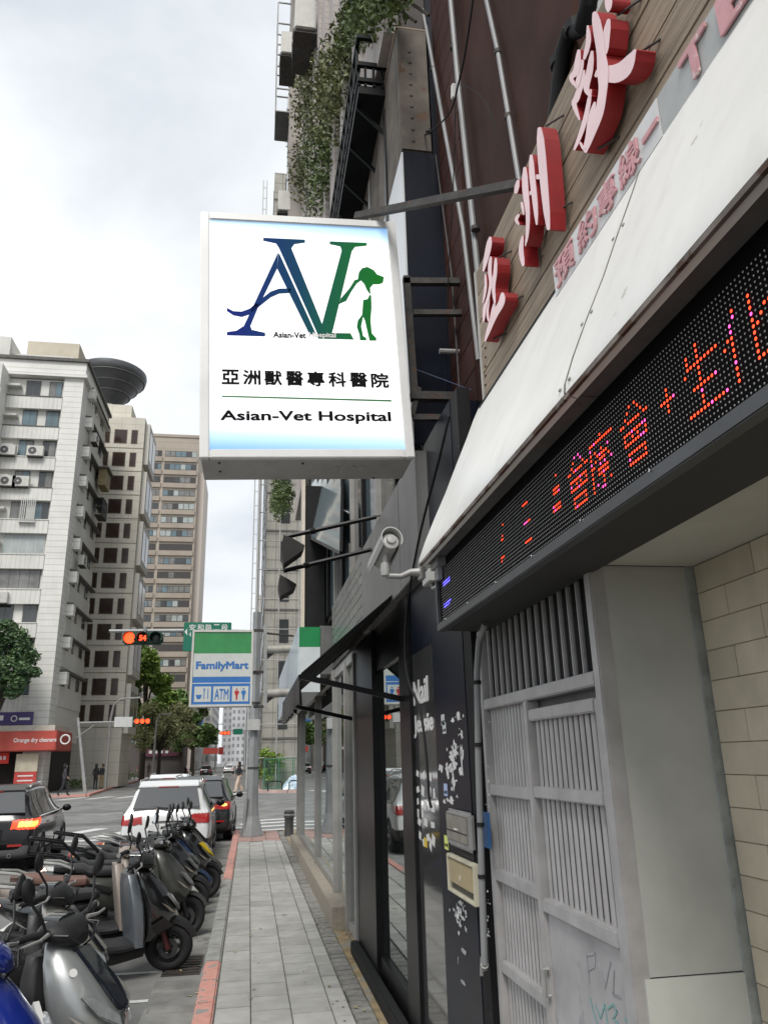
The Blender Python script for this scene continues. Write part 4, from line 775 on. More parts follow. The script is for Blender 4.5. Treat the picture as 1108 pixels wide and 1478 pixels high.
# black balcony, old sheet-metal sign, vertical navy sign
M_bal = mat('balcony_black', (.007,.009,.009), .55, var=.2, spec=.15); bl = thing('black_balcony', 'black steel balcony with patterned railing hanging on the apartment block', 'balcony', (.88,6.9,6.8))
b = MB(); b.box(.74,1.0,4.95,9.4,6.82,6.9); b.build('floor', M_bal, bl)
for z in (6.95,7.12,7.42): b = MB(); b.box(.73,.765,4.93,9.4,z-.02,z+.02); b.build('rail', M_bal, bl); 
for z in (6.95,7.12,7.42): b = MB(); b.box(.766,1.0,4.93,4.965,z-.02,z+.02); b.build('rail', M_bal, bl)
for k in range(24):
    y = 4.95+k*.19; b = MB(); b.bar((.745,y,6.9),(.745,y+.095,7.42),.018,.018,(1,0,0)); b.bar((.745,y+.19,6.9),(.745,y+.095,7.42),.018,.018,(1,0,0)); b.build('lattice', M_bal, bl)
for x in (.80,.87,.94): b = MB(); b.box(x-.01,x+.01,4.94,4.96,6.9,7.12); b.build('baluster', M_bal, bl)
b = MB(); b.box(.985,1.0,5.0,9.4,6.9,7.5); b.build('back_board', mat('balcony_maroon', (.07,.02,.016), .6, var=.2), bl)
for k in range(10): b = MB(); y = 5.1+k*.45; b.bar((.75,y,6.81),(1.0,y,6.55),.025,.025); b.build('bracket', M_bal, bl)
os_ = thing('old_sheet_sign', 'rusty weathered sheet metal sign box beside the pipes under the balcony', 'sign', (1.05,5.9,5.75))
M_osh = mat('weathered_sheet', (.12,.10,.08), .75, .1, var=.3, scale=5, streak=.85, scol=(.05,.045,.04), bump=.3, bscale=14, lines=[(1,.9,.01,.5)]); M_oshe = mat('weathered_sheet_end', (.15,.128,.105), .75, .1, var=.25, scale=6, streak=.5, scol=(.09,.07,.055), chip=(.13,.07,.04), chipscale=4, chipat=.6)
b = MB(); b.box(.965,1.19,4.41,7.6,5.76,6.92); b.build('street_sheet', M_osh, os_); b = MB(); b.box(.97,1.185,4.395,4.409,5.77,6.91); b.build('end_sheet', M_oshe, os_)
for k in range(9): b = MB(); b.lathe([(.012,0),(.014,.006),(0,.008)], (1.05,4.395,5.85+k*.105), (0,-1,0), 8); b.build('rivet', M_oshe, os_)
b = MB(); b.box(.955,1.2,4.40,7.6,6.921,6.935); b.build('top_cap', mat('worn_cap', (.35,.27,.2), .7, var=.2), os_)
vs = thing('vertical_sign', 'tall vertical sign box with white street face and dark navy end', 'sign', (1.08,4.7,3.45)); 
b = MB(); b.box(.975,1.2,4.4,4.98,3.47,5.75); b.build('case', M_navy, vs); b = MB(); b.box(.962,.974,4.4,4.98,3.47,5.74); b.build('white_face', mat('glossy_white', (.66,.68,.70), .2, var=.05, scale=2), vs)
b = MB(); b.box(.955,1.0,5.0,6.9,4.6,5.72); b.build('pale_face', mat('pale_bluish', (.5,.54,.58), .25, var=.08, scale=2), vs)
b = MB(); b.box(1.201,1.245,4.41,4.46,3.3,14); b.build('wall_strip', M_navy, vs)
# floodlights on long arms
def flood(Yf, wall, tip, head, label):
    t = thing('floodlight', label, 'floodlight', onY(*wall, Yf), 'floodlights on arms'); a, c = onY(*wall, Yf), onY(*tip, Yf); b = MB(); b.tube([a, c], .018, 8); b.build('arm', M_black, t, smooth=True)
    P_ = [onY(*p, Yf-.08) for p in head]; b = MB(); b.prism(P_, (0,.2,0)); b.build('lamp_head', mat('lamp_housing', (.03,.027,.025), .7, var=.2), t)
    m_ = (a*.25+c*.75); b = MB(); b.lathe([(.026,-.02),(.026,.02)], m_, (c-a), 10); b.build('joint', M_black, t)
flood(5.8, (565,741), (412,775), [(409,772),(421,776),(440,787),(437,794),(410,813),(406,792)], 'upper black floodlight on a long arm from the grey fascia')
flood(6.0, (540,792), (409,824), [(404,829),(413,834),(428,843),(425,849),(405,860),(402,843)], 'lower black floodlight on a long arm from the grey fascia')
cs = thing('cream_strip_sign', 'narrow cream vertical strip sign beyond the floodlights', 'sign', (.8,11,2.6)); b = MB(); a = onY(424,980,10.6); b.box(.66,.70,10.6,10.9,3.2,6.2); b.build('strip', mat('cream_strip', (.68,.6,.5), .5, var=.06), cs); b = MB(); b.box(.705,.98,10.62,10.9,3.2,5.4); b.build('case', M_blackm, cs)
# ------------------------------------------------------------------ foliage
def leaves(mb, c, r, n, size, seed, squash=(1,1,1)):
    q = random.Random(seed); c = V(c)
    for _ in range(n):
        d = V((q.gauss(0,1), q.gauss(0,1), q.gauss(0,1))); d.normalize(); d *= (q.random()**.45)*r; p = c+V((d.x*squash[0], d.y*squash[1], d.z*squash[2]))
        a = V((q.uniform(-1,1), q.uniform(-1,1), q.uniform(-.6,.6))).normalized(); t = a.cross(V((q.uniform(-1,1), q.uniform(-1,1), q.uniform(-1,1)))).normalized(); s_ = size*q.uniform(.6,1.3)
        mb.add([p-a*s_, p+t*s_*.45, p+a*s_, p-t*s_*.45], [(0,1,2,3)])
L_dark = leafmat('leaf_dark', (.07,.14,.04), (.23,.34,.11)); L_mid = leafmat('leaf_mid', (.035,.065,.015), (.16,.21,.06)); L_lite = leafmat('leaf_light', (.06,.09,.02), (.18,.22,.06)); L_mix = leafmat('leaf_mix', (.05,.065,.022), (.24,.26,.10)); L_dry = leafmat('leaf_dry', (.19,.20,.085), (.42,.42,.21)); L_lime = leafmat('leaf_lime', (.13,.22,.03), (.28,.38,.07))
M_bark = mat('bark', (.055,.045,.035), .9, var=.3, scale=10, bump=.5, bscale=20)
def climber(label, pts, r, n, size, m, X=.72, seed=1):
    t = thing('climbing_plant', label, 'plant', onX(*pts[0][:2], X), 'plants on the block'); b = MB()
    P = [onX(p[0], p[1], p[2] if len(p) > 2 else X) for p in pts]
    for i, p in enumerate(P): leaves(b, p, r, n, size, seed*100+i, (.55,1,1.1))
    tag(b.build('leaf_mass', m, t), kind='stuff'); b = MB()
    for i, p in enumerate(P): b.tube([p+V((.2,0,-r)), p+V((.05,.1,0)), p+V((-.05,-.1,r))], .012, 5)
    tag(b.build('stems', M_bark, t), kind='stuff')
climber('upper leafy climber spilling beside the old sheet sign', [(560,-12),(545,5),(535,18),(522,30),(510,40),(498,48),(575,-25),(530,0),(515,12),(505,25)], .26, 330, .030, L_mid, .86, seed=2)
climber('large dark climber hanging down between the cages and the balcony', [(496,84),(478,95),(464,112),(490,112),(452,140),(476,138),(500,100),(466,165),(486,165),(456,188),(474,122),(480,190),(444,120),(450,160),(500,130),(492,150)], .48, 360, .040, L_mix, .9, seed=3)
climber('lighter trailing plant left of the balcony above the light box', [(478,205),(466,215),(480,232),(455,235),(472,255),(450,212),(458,262),(468,285),(452,290),(445,230),(440,255)], .4, 300, .040, L_mid, .88, seed=4)
climber('thin vine by the tall window cage', [(430,110),(436,140),(440,100),(434,170),(426,200),(430,235),(434,262)], .5, 190, .05, L_mix, .75, seed=5)
climber('bushy hanging plant showing beneath the left of the light box', [(400,702),(408,708),(398,718),(408,724),(402,734),(412,716),(396,728)], .42, 480, .045, L_mid, .70, seed=6)
def tree(name, label, base, h, crown, m, tr=.18, leaf=.22, n=260, seed=1, group=None, lean=(0,0)):
    t = thing(name, label, 'tree', base, group); q = random.Random(seed); b0 = V(base); b = MB(); top = b0+V((lean[0], lean[1], h*.5))
    b.tube([b0, b0+V((lean[0]*.3, lean[1]*.3, h*.25)), top], [tr, tr*.8, tr*.6], 8)
    for c in crown: b.tube([b0+V((lean[0]*.6,lean[1]*.6,h*.38)), (top+V(c[:3])+b0)/2+V((q.uniform(-.2,.2),q.uniform(-.2,.2),-.2)) - (b0*0), b0+V(c[:3])], [tr*.5, tr*.35, tr*.12], 6)
    b.build('trunk', M_bark, t, smooth=True); b = MB()
    for i, c in enumerate(crown):
        cc_ = b0+V(c[:3]); rr = c[3]
        for k in range(7):
            d = V((q.gauss(0,1),q.gauss(0,1),q.gauss(0,.8))); d.normalize(); leaves(b, cc_+d*rr*.62, rr*.5, n//7, leaf, seed*1000+i*10+k, (1,1,.75))
    tag(b.build('crown', m, t), kind='stuff')
    return t
def blobs(h, w, n, seed, z0=.45):
    q = random.Random(seed); return [(q.uniform(-w,w)*(.75), q.uniform(-w,w)*.75, h*q.uniform(z0,.95), w*q.uniform(.38,.6)) for _ in range(n)]
p = onZ(-40,1180,-.12); tree('street_tree', 'dark green rounded tree at the left edge in front of the white building', (-15.3,51.3,0), 10.5, [(-.6,0,7.5,1.7),(.3,.3,8.9,1.4),(1.0,0,7.8,1.3),(-1.5,0,8.6,1.4),(.8,-.3,6.5,1.0),(-.3,.2,9.6,1.1),(1.5,.2,7.3,.9),(-1.8,0,6.7,1.2),(.2,-.5,6.9,1.0)], leafmat('leaf_banyan', (.035,.08,.035), (.13,.21,.085)), .2, .16, 1100, 11)
tree('street_tree', 'bright green tall tree just right of the beige building', (-11.0,88,0), 15.5, blobs(15.5,3.1,15,12,.3), leafmat('leaf_fresh', (.09,.18,.03), (.32,.44,.10)), .3, .34, 600, 12)
tree('street_tree', 'bare brownish tree with thin dry foliage beside the road', (-8.9,84,0), 7.4, blobs(7.4,3.0,11,13,.5), L_dry, .22, .2, 300, 13)
tree('street_tree', 'dark dense tree right of the dry tree under the store sign', (-7.4,110,0), 12.5, blobs(10.8,3.3,13,14,.35), L_dark, .3, .36, 620, 14)
tree('street_tree', 'dark tree standing behind the dry tree', (-13.2,104,0), 10, blobs(10,3.2,9,15,.3), L_dark, .3, .34, 500, 15)
tree('street_tree', 'leafy green tree across the junction behind the fence on the right', (4.4,60,0), 6.2, blobs(6.2,2.0,12,16,.3), L_mid, .2, .16, 520, 16)
bsh = tree('lime_bush', 'yellow green potted bush on the far corner pavement', (1.05,50.2,0), 2.3, blobs(2.3,.95,10,17,.35), L_lime, .06, .09, 420, 17); bsh['category'] = 'bush'
hg = MB(); q = random.Random(5)
for k in range(40): leaves(hg, (-13+q.uniform(-.7,.7)-k*.02, 62+k*.9, .35), .55, 40, .12, 300+k, (1,1,.7))
tag(hg.build('low_hedge', leafmat('leaf_hedge', (.05,.10,.02), (.13,.2,.05))), 'low green hedge along the far left pavement', 'hedge', kind='stuff')
# ------------------------------------------------------------------ white apartment building on the far left corner
M_wt = mat('white_wall_panel', (.66,.65,.61), .7, var=.08, scale=.6, streak=.38, scol=(.38,.365,.33)); M_wt2 = mat('white_corner_tile', (.70,.69,.65), .6, lines=[(2,.42,.12,.22)], var=.06, scale=.8, streak=.2, scol=(.33,.32,.29))
M_ledge = mat('dark_ledge', (.12,.115,.105), .8, var=.2); M_fr = mat('window_frame_dark', (.09,.09,.09), .5, var=.1); M_fral = mat('window_frame_light', (.5,.5,.49), .5, var=.1)
PANES = [mat('pane_dark', (.055,.06,.062), .07, var=.2, scale=.5, spec=.8), mat('pane_curtain', (.20,.20,.19), .12, var=.25, scale=1.2, spec=.7), mat('pane_bluish', (.13,.19,.22), .08, var=.2, scale=.6, spec=.8), mat('pane_pale', (.38,.42,.41), .12, var=.15, scale=1, spec=.6)]
def window(parent, face, p0, p1, z0, z1, at, n=2, fm_=None, pick=None, depth=.05, fw_=.06):
    """window in a facade: face 'y' = faces -Y at y=at (p = x span); face 'x' = faces +X at x=at (p = y span)"""
    b = MB(); fm_ = fm_ or M_fr
    def bx(m, a, c, e, f, d0, d1):
        if face == 'y': m.box(a, c, at-d1, at-d0, e, f)
        else: m.box(at+d0, at+d1, a, c, e, f)
    bx(b, p0, p1, z0, z1, 0, depth); o = b.build('window', fm_, parent)
    w_ = (p1-p0-fw_)/n
    for k in range(n):
        q = MB(); a = p0+fw_*.5+k*w_; bx(q, a+fw_*.35, a+w_-fw_*.35, z0+fw_, z1-fw_, depth+.002, depth+.006); q.build('pane', PANES[pick if pick is not None else rng.choice((0,0,1,1,2))], o)
    return o
WY = 54.0; XC = -12.75
wb = thing('white_apartment_building', 'white tiled apartment building with balcony bands and red shop canopy on the left', 'building', (-17,58,0))
zr = [onY(50, y, WY).z for y in (559,602,646,690,736,785,835,884,932,987,1041)]
ztop = onY(110,520,WY).z
b = MB(); b.box(-30,XC-.6,WY+.75,64,3.2,ztop); b.build('wall', M_wt, wb)
b = MB(); b.box(-30,-13.6,WY+.3,WY+.749,3.2,ztop-1.6); b.build('recessed_front', M_wt, wb)
b = MB(); b.box(XC-1.35,XC-.001,WY,WY+1.6,0,ztop-1.5); b.build('corner_pier', M_wt2, wb)
b = MB(); b.box(XC-.6,XC-.02,WY+1.6,63.2,3.2,ztop-1.6); b.build('side_wall', M_wt, wb)
M_band = mat('balcony_band', (.68,.67,.63), .7, lines=[(0,.30,.14,.16),(1,.30,.14,.16)], var=.07, scale=.6, streak=.5, scol=(.36,.345,.31))
for i, z in enumerate(zr):
    pitch = (zr[i-1]-z) if i else (z-zr[1]); zb_ = z-.32*pitch
    if i < 10:
        b = MB(); b.box(-17.9,XC-1.352,WY-.06,WY+.3,zb_-.40*pitch,zb_); b.build('balcony_band', M_band, wb); b = MB(); b.box(-17.9,XC-1.352,WY-.1,WY+.3,zb_+.002,zb_+.07); b.build('band_cap', M_ledge if i in (0,1,3) else M_band, wb)
    for (xa, xb) in ((-16.75,-15.75),(-15.15,-14.25)):
        if i in (5,) and xa < -16: continue
        if i == 5: window(wb, 'y', -17.0, -14.25, z-.3*pitch, z+.3*pitch, WY+.3, 5, M_fral, 3); continue
        if i == 6 and xa < -16: window(wb, 'y', -17.6, -14.3, z-.3*pitch, z+.3*pitch, WY+.3, 5, M_fr, 1); continue
        if i == 6: continue
        window(wb, 'y', xa, xb, z-.28*pitch, z+.27*pitch, WY+.3, 2, None, 2 if i == 1 else None)
    b = MB(); b.box(-18.0,-17.0,WY-.3,WY+.3,z-.05,z+.12); b.build('sunshade', M_band, wb)
# left projecting bay
b = MB(); b.box(-30,-17.92,WY-1.6,WY+.3,3.2,ztop-1.4); b.build('projecting_bay', M_wt, wb)
for z in zr[:10]: window(wb, 'y', -21.5, -18.4, z-.8, z+.8, WY-1.6, 3); b = MB(); b.box(-30,-17.8,WY-1.75,WY-1.602,z-1.9,z-1.0); b.build('balcony_band', M_band, wb)
for k, (d, za, zc) in enumerate(((.25,-1.5,-1.25),(.12,-1.24,-.25),(.3,-.24,0))): b = MB(); b.box(-30,XC+d,WY-d,63.4+d,ztop+za,ztop+zc); b.build('cornice', M_wt2 if k != 2 else M_ledge, wb)
b = MB(); b.box(-29,XC-1.2,WY+1.2,62,ztop,ztop+.9); b.build('roof_parapet', M_wt, wb); b = MB(); b.box(-18.2,-14.3,WY+4,61,ztop,ztop+3.6); b.build('stair_house', mat('cream_render', (.50,.45,.36), .8, var=.08, scale=.7), wb)
b = MB(); b.box(-30,-18.3,WY+.5,WY+3,ztop,ztop+1.9); b.build('roof_room', M_wt, wb)
# side face with sloping-looking floor ledges
for i, z in enumerate(zr[:10]):
    pitch = (zr[i-1]-z) if i else (z-zr[1])
    b = MB(); b.box(XC-.019,XC+.36,WY+1.7,63.2,z+.40*pitch,z+.45*pitch); b.build('side_ledge', M_ledge, wb)
    b = MB(); b.box(XC-.018,XC+.04,WY+1.75,63.1,z-.52*pitch,z+.02*pitch); b.build('side_apron', M_band, wb)
    b = MB(); b.box(XC-.018,XC+.5,WY+1.62,WY+2.3,z+.05*pitch,z+.38*pitch); b.build('side_box', M_wt2, wb)
    for y0_, w_ in ((56.6,.8),(58.6,.5),(61.0,1.0)): window(wb, 'x', y0_, y0_+w_, z+.04*pitch, z+.37*pitch, XC-.02, 2 if w_ > .6 else 1)
# street-level shop
M_red = mat('red_canopy', (.46,.07,.05), .55, var=.08, scale=1, streak=.15)
z0_, z1_ = 2.55, 3.75
b = MB(); b.box(-30,XC-.3,WY+1.0,63,0,3.2); b.build('shop_interior', mat('shop_dark', (.02,.018,.016), .8, var=.3, scale=2), wb)
rc = thing('red_shop_canopy', 'long orange red shop canopy wrapping the white building corner', 'canopy', (-15,52.6,2.5))
b = MB(); b.box(-30,XC+.9,WY-1.3,WY+3.2,z0_,z1_); b.build('fascia', M_red, rc, bevel=.05); b = MB(); b.box(-30,XC+.7,WY-1.1,WY+3,z1_+.003,z1_+.35); b.build('top_trim', mat('cream_trim2', (.5,.47,.4), .7, var=.1), rc)
b = MB(); b.text('Orange dry cleaners', (onY(18,1087,WY-1.3).x,WY-1.302,3.0), (1,0,0), (0,0,1), 2.5, .34, .01, .02); b.build('lettering', M_white, rc)
b = MB(); b.torus((onY(93,1083,WY-1.3).x,WY-1.303,3.2), (0,1,0), .27, .05, 14, 5); b.build('emblem', M_white, rc)
bn = thing('red_banner', 'bright red banner under the red shop canopy', 'banner', (-15.9,53,2.0)); b = MB(); b.box(-18,-14.7,WY-.6,WY-.56,1.85,2.5); b.build('cloth', mat('banner_red', (.6,.03,.02), .6, var=.1), bn)
for k in range(5): b = MB(); b.box(-15.9+k*.22,-15.77+k*.22,WY-.605,WY-.601,2.08,2.3); b.build('print', M_white, bn)
po = thing('shop_poster', 'tall red and cream poster panel at the corner shop', 'poster', (-13.4,53,0)); b = MB(); b.box(-14.25,-12.95,WY-.7,WY-.64,1.35,2.4); b.build('cream_part', mat('poster_cream', (.55,.5,.38), .6, var=.1, scale=3), po); b = MB(); b.box(-14.25,-12.95,WY-.7,WY-.64,.3,1.345); b.build('red_part', mat('poster_red', (.5,.06,.05), .6, var=.15, scale=4), po)
for k in range(3): b = MB(); b.box(-14.05,-13.15,WY-.703,WY-.701,.5+k*.28,.58+k*.28); b.build('print', M_white, po)
b = MB(); b.box(-14.2,-14.1,WY-.68,WY-.66,-.0,.3); b.box(-13.1,-13.0,WY-.68,WY-.66,-.0,.3); b.build('foot', M_blackm, po)
pu = thing('purple_sign', 'purple sign board above the red shop canopy', 'sign', (-15.5,53.5,4.2)); b = MB(); b.box(-20,-13.6,WY-.5,WY-.3,4.15,4.95); b.build('board', mat('purple_board', (.06,.035,.15), .5, var=.1), pu)
for k in range(4): b = MB(); b.box(-16.9+k*.42,-16.6+k*.42,WY-.504,WY-.501,4.45,4.75); b.build('print', M_white, pu)
b = MB(); b.torus((-14.7,WY-.503,4.55), (0,1,0), .17, .035, 12, 5); b.build('emblem', M_white, pu); b = MB(); b.box(-14.4,-13.75,WY-.504,WY-.501,4.45,4.6); b.build('print', M_white, pu)
pd = thing('purple_arrow_sign', 'small purple diamond sign in the window over the purple board', 'sign', (-16.2,54,5.0)); b = MB(); b.prism([(-16.7,WY-.35,5.75),(-16.1,WY-.35,6.35),(-15.75,WY-.35,6.35),(-15.75,WY-.35,5.1),(-16.1,WY-.35,5.1)], (0,.05,0)); b.build('board', mat('purple_board', (.1,.07,.25)), pd); b = MB(); b.box(-16.5,-15.85,WY-.356,WY-.351,5.68,5.82); b.build('print', M_white, pd)
for (x, i, lab) in ((-17.3,2,'left air conditioner in the third row of windows of the white building'),(-15.45,2,'air conditioner between the windows in the third row of the white building'),(-16.15,3,'right air conditioner in the fourth row of the white building'),(-17.0,3,'smaller air conditioner in the fourth row of the white building'),(-16.6,6,'lone air conditioner under the long window of the white building')):
    ac_unit((x,WY+.02,zr[i]-.75 if i != 6 else zr[6]-1.75),(0,-1,0),lab,1.35,'air conditioners on the white building')
ac_unit((XC+.3,57.2,zr[1]-.6),(1,0,0),'air conditioner on the side wall high up on the white building',1.3,'air conditioners on the white building'); ac_unit((XC+.3,57.0,zr[5]-.8),(1,0,0),'air conditioner on the side wall halfway down the white building',1.3,'air conditioners on the white building')
gb = thing('window_cage', 'ochre boxed window cage high on the side of the white building', 'window cage', (XC+.4,60.9,zr[3])); b = MB(); b.box(XC+.31,XC+.9,60.4,62.2,zr[2]-.4,zr[2]+1.0)
b.build('casing', mat('ochre_casing', (.25,.2,.1), .6, var=.2, scale=2), gb); b = MB(); b.box(XC+.25,XC+1.1,60.2,62.4,zr[2]+1.003,zr[2]+1.12); b.build('roof', M_ledge, gb)
gb = thing('window_cage', 'dark window cage below the ochre one on the white building', 'window cage', (XC+.4,60.9,zr[4])); mt = mat('cage_dark', (.05,.05,.05), .6, var=.1)
for k in range(6): b = MB(); b.box(XC+.85,XC+.9,60.3+k*.35,60.36+k*.35,zr[3]-.6,zr[3]+.8); b.build('vertical_bar', mt, gb)
for z in (-.6,.1,.8): b = MB(); b.box(XC+.3,XC+.9,60.3,62.1,zr[3]+z-.03,zr[3]+z+.03); b.build('horizontal_bar', mt, gb)
cg = thing('window_cage', 'white barred window cage on the balcony of the white building front', 'window cage', (-15.5,53.8,zr[4]-.9))
for k in range(8): b = MB(); b.box(-15.95+k*.13,-15.9+k*.13,WY-.3,WY-.26,zr[4]-.9,zr[4]+.75); b.build('bar', M_fral, cg)
b = MB(); b.box(-16,-14.95,WY-.3,WY+.3,zr[4]-.98,zr[4]-.9); b.build('tray', M_fral, cg)
# ------------------------------------------------------------------ beige building with brown windows
TY = 66.0; M_tan = mat('beige_stone', (.62,.59,.51), .75, lines=[(2,.9,.03,.2),(0,1.2,.03,.12)], var=.07, scale=.5, streak=.2, scol=(.22,.2,.16))
TX1 = onY(203,700,TY).x; zt_ = onY(200,603,TY).z
tb = thing('beige_building', 'beige stone building with pairs of brown windows behind the white building', 'building', (TX1-3,TY,0))
b = MB(); b.box(TX1-9,TX1,TY,TY+5.5,0,zt_); b.build('wall', M_tan, tb)
M_bwin = mat('brown_window', (.045,.028,.022), .15, var=.2, scale=.6, spec=.6)
for y in (630,663,697,731,766,802,838,875,912,951,991,1029):
    z = onY(180,y,TY).z
    for xa, xb in ((TX1-2.55,TX1-1.45),(TX1-1.1,TX1-.55),(TX1-3.5,TX1-2.9)):
        b = MB(); b.box(xa,xb,TY-.03,TY,z-.66,z+.66); w_ = b.build('window', mat('brown_frame', (.10,.07,.055), .5, var=.1), tb); b = MB(); b.box(xa+.06,xb-.06,TY-.035,TY-.031,z-.6,z+.6); b.build('pane', M_bwin, w_)
    b = MB(); b.box(TX1-9,TX1-.002,TY-.02,TY-.0005,z-1.12,z-1.06); b.build('course_joint', mat('joint_tan', (.24,.215,.17), .8), tb)
for k in range(6):
    z = 4+k*4.6; b = MB(); b.box(TX1+.001,TX1+.4,TY+.5,TY+5,z,z+3.9); b.build('side_bay', mat('bay_white', (.6,.58,.53), .6, var=.06), tb)
    for j in range(2): b = MB(); b.box(TX1+.401,TX1+.42,TY+.9+j*2,TY+2.5+j*2,z+.6,z+3.3); b.build('side_window', M_bwin, tb)
b = MB(); b.box(TX1-4.4,TX1-1.5,TY+1.5,TY+5,zt_,zt_+1.9); b.build('roof_house', M_tan, tb)
# ------------------------------------------------------------------ revolving-restaurant saucer behind it
SY = 82.0; c = onY(161,546,SY); rr = (onY(212,545,SY)-c).length
sb_ = thing('saucer_tower', 'dark grey round saucer shaped roof structure on a pale shaft behind the white building', 'tower', (c.x,SY,0)); M_sc = mat('saucer_grey', (.085,.088,.092), .45, .3, var=.12, scale=1.2)
pr = [(.22,-4.0),(.30,-3.5)]
for k in range(7): pr += [(.30+k*.09,-3.5+k*.42),(.30+k*.09+.02,-3.34+k*.42)]
pr = [(a*rr, h) for a, h in pr+[(.95,-.42),(.985,-.2),(1.0,.1),(.99,.45),(.94,.62),(.02,.66)]]
b = MB(); b.lathe(pr, c, (0,0,1), 40); b.build('saucer', M_sc, sb_, smooth=True)
for k in range(3): b = MB(); b.torus(c+V((0,0,-.5-k*.9)), (0,0,1), rr*(.95-k*.19), .05, 36, 6); b.build('ring', mat('ring_light', (.22,.22,.22), .4, .4, var=.1), sb_)
b = MB(); b.box(c.x-3,c.x+.9,SY-.5,SY+5,0,c.z-6.5); b.lathe([(1.1,-8),(1.1,-3.6)], c, (0,0,1), 20); b.build('shaft', M_tan, sb_)
# ------------------------------------------------------------------ brown tower
KY = 130.0; kx0, kx1 = onY(211,700,KY).x, onY(285,700,KY).x; kz = onY(250,631,KY).z; M_kt = mat('brown_tower_tile', (.38,.33,.275), .75, lines=[(2,1.21,.1,.15)], var=.08, scale=.25)
kt = thing('brown_tower', 'tall brown apartment tower with rows of balcony windows behind the beige building', 'building', ((kx0+kx1)/2,KY+5,0)); b = MB(); b.box(kx0,kx1,KY,KY+14,0,kz); b.build('wall', M_kt, kt)
b = MB(); b.box(kx1+.002,kx1+1.1,KY+1.5,KY+13,0,kz-6); b.build('side_strip', mat('tower_side', (.52,.46,.41), .75, var=.06), kt)
wk = kx1-kx0; M_rec = mat('tower_recess', (.055,.05,.048), .7, var=.2); M_wf = mat('tower_parapet', (.345,.295,.245), .75, var=.1, scale=.4)
for k in range(22):
    z = onY(250,655,KY).z-k*2.42
    if z < 3: break
    for u0, u1, n in ((.045,.27,3),(.33,.965,6)):
        xa, xb = kx0+u0*wk, kx0+u1*wk; b = MB(); b.box(xa,xb,KY-.03,KY,z-.65,z+.55); o = b.build('window_band', M_rec, kt)
        if k not in (7,14) :
            ww = (xb-xa)/n
            for j in range(n):
                if rng.random() < (.35 if k in (2,9,13) else .93): q = MB(); q.box(xa+j*ww+.05,xa+(j+1)*ww-.05,KY-.05,KY-.031,z-.5,z+.45); q.build('pane', rng.choice((PANES[0],PANES[1],PANES[1],PANES[2],PANES[3])), o)
        b = MB(); b.box(xa-.1,xb+.1,KY-.25,KY-.001,z-1.5,z-.66); b.build('parapet', M_wf, kt)
b = MB(); b.box(kx0-.15,kx1+.15,KY-.15,KY+14,kz,kz+.5); b.build('roof_edge', M_kt, kt)
# ------------------------------------------------------------------ far side of the junction, right: building under scaffolding
sbg = thing('scaffolded_building', 'tall grey tiled building wrapped in scaffolding on the far right corner', 'building', (6,55,0)); M_sct = mat('scaffold_tile', (.34,.325,.285), .8, lines=[(2,.9,.08,.3),(0,.7,.08,.3)], var=.12, scale=.5, streak=.5, scol=(.12,.115,.1))
SYY = 50.5; sx0 = .75
b = MB(); b.box(sx0,14,SYY,80,0,46); b.build('wall', M_sct, sbg)
for k in range(16):
    z = 3.5+k*2.7
    for xa in (1.6,3.2,4.6): b = MB(); b.box(xa,xa+.7,SYY-.04,SYY,z,z+1.5); b.build('window', PANES[0], sbg)
    b = MB(); b.box(sx0,6.2,SYY-.05,SYY-.002,z-.62,z-.5); b.build('string_course', M_ledge, sbg)
    for j in range(6): b = MB(); b.box(sx0-.04,sx0,52+j*3.5,53.4+j*3.5,z,z+1.5); b.build('side_window', PANES[0], sbg)
sf = thing('scaffolding', 'grey steel scaffolding standing against the tall building on the far right corner', 'scaffolding', (.3,55,0)); M_scf = mat('scaffold_tube', (.38,.37,.35), .5, .3, var=.15)
for k in range(9): b = MB(); y = 49.6+k*2.2; b.tube([(.32,y,0),(.32,y,40+2*math.sin(k))], .045, 6); b.build('standard', M_scf, sf)
for k in range(4): b = MB(); x = .32+k*1.3; b.tube([(x,49.5,0),(x,49.5,30-k*5)], .045, 6); b.build('standard', M_scf, sf)
for k in range(20): b = MB(); z = 1.8+k*1.95; b.tube([(.32,49.4,z),(.32,68,z)], .035, 6); b.build('ledger', M_scf, sf)
for k in range(14): b = MB(); z = 1.8+k*1.95; b.tube([(.2,49.5,z),(4.4 if k < 8 else 2.4,49.5,z)], .035, 6); b.build('ledger', M_scf, sf)
for k in range(10): b = MB(); z = 1.8+k*3.9; b.tube([(.32,49.6,z),(.32,54,z+3.9)], .03, 6); b.build('brace', M_scf, sf)
lt = thing('lattice_mast', 'pale lattice of poles standing up the corner of the scaffolded building', 'mast', (-.05,52,0))
for x, y in ((-.12,51.5),(.16,51.5)): b = MB(); b.tube([(x,y,0),(x,y,46)], .04, 6); b.build('pole', M_fral, lt)
for k in range(44): b = MB(); z = 1+k*1.03; b.bar((-.12,51.5,z),(.16,51.5,z+.0),.04); b.build('rung', M_fral, lt)
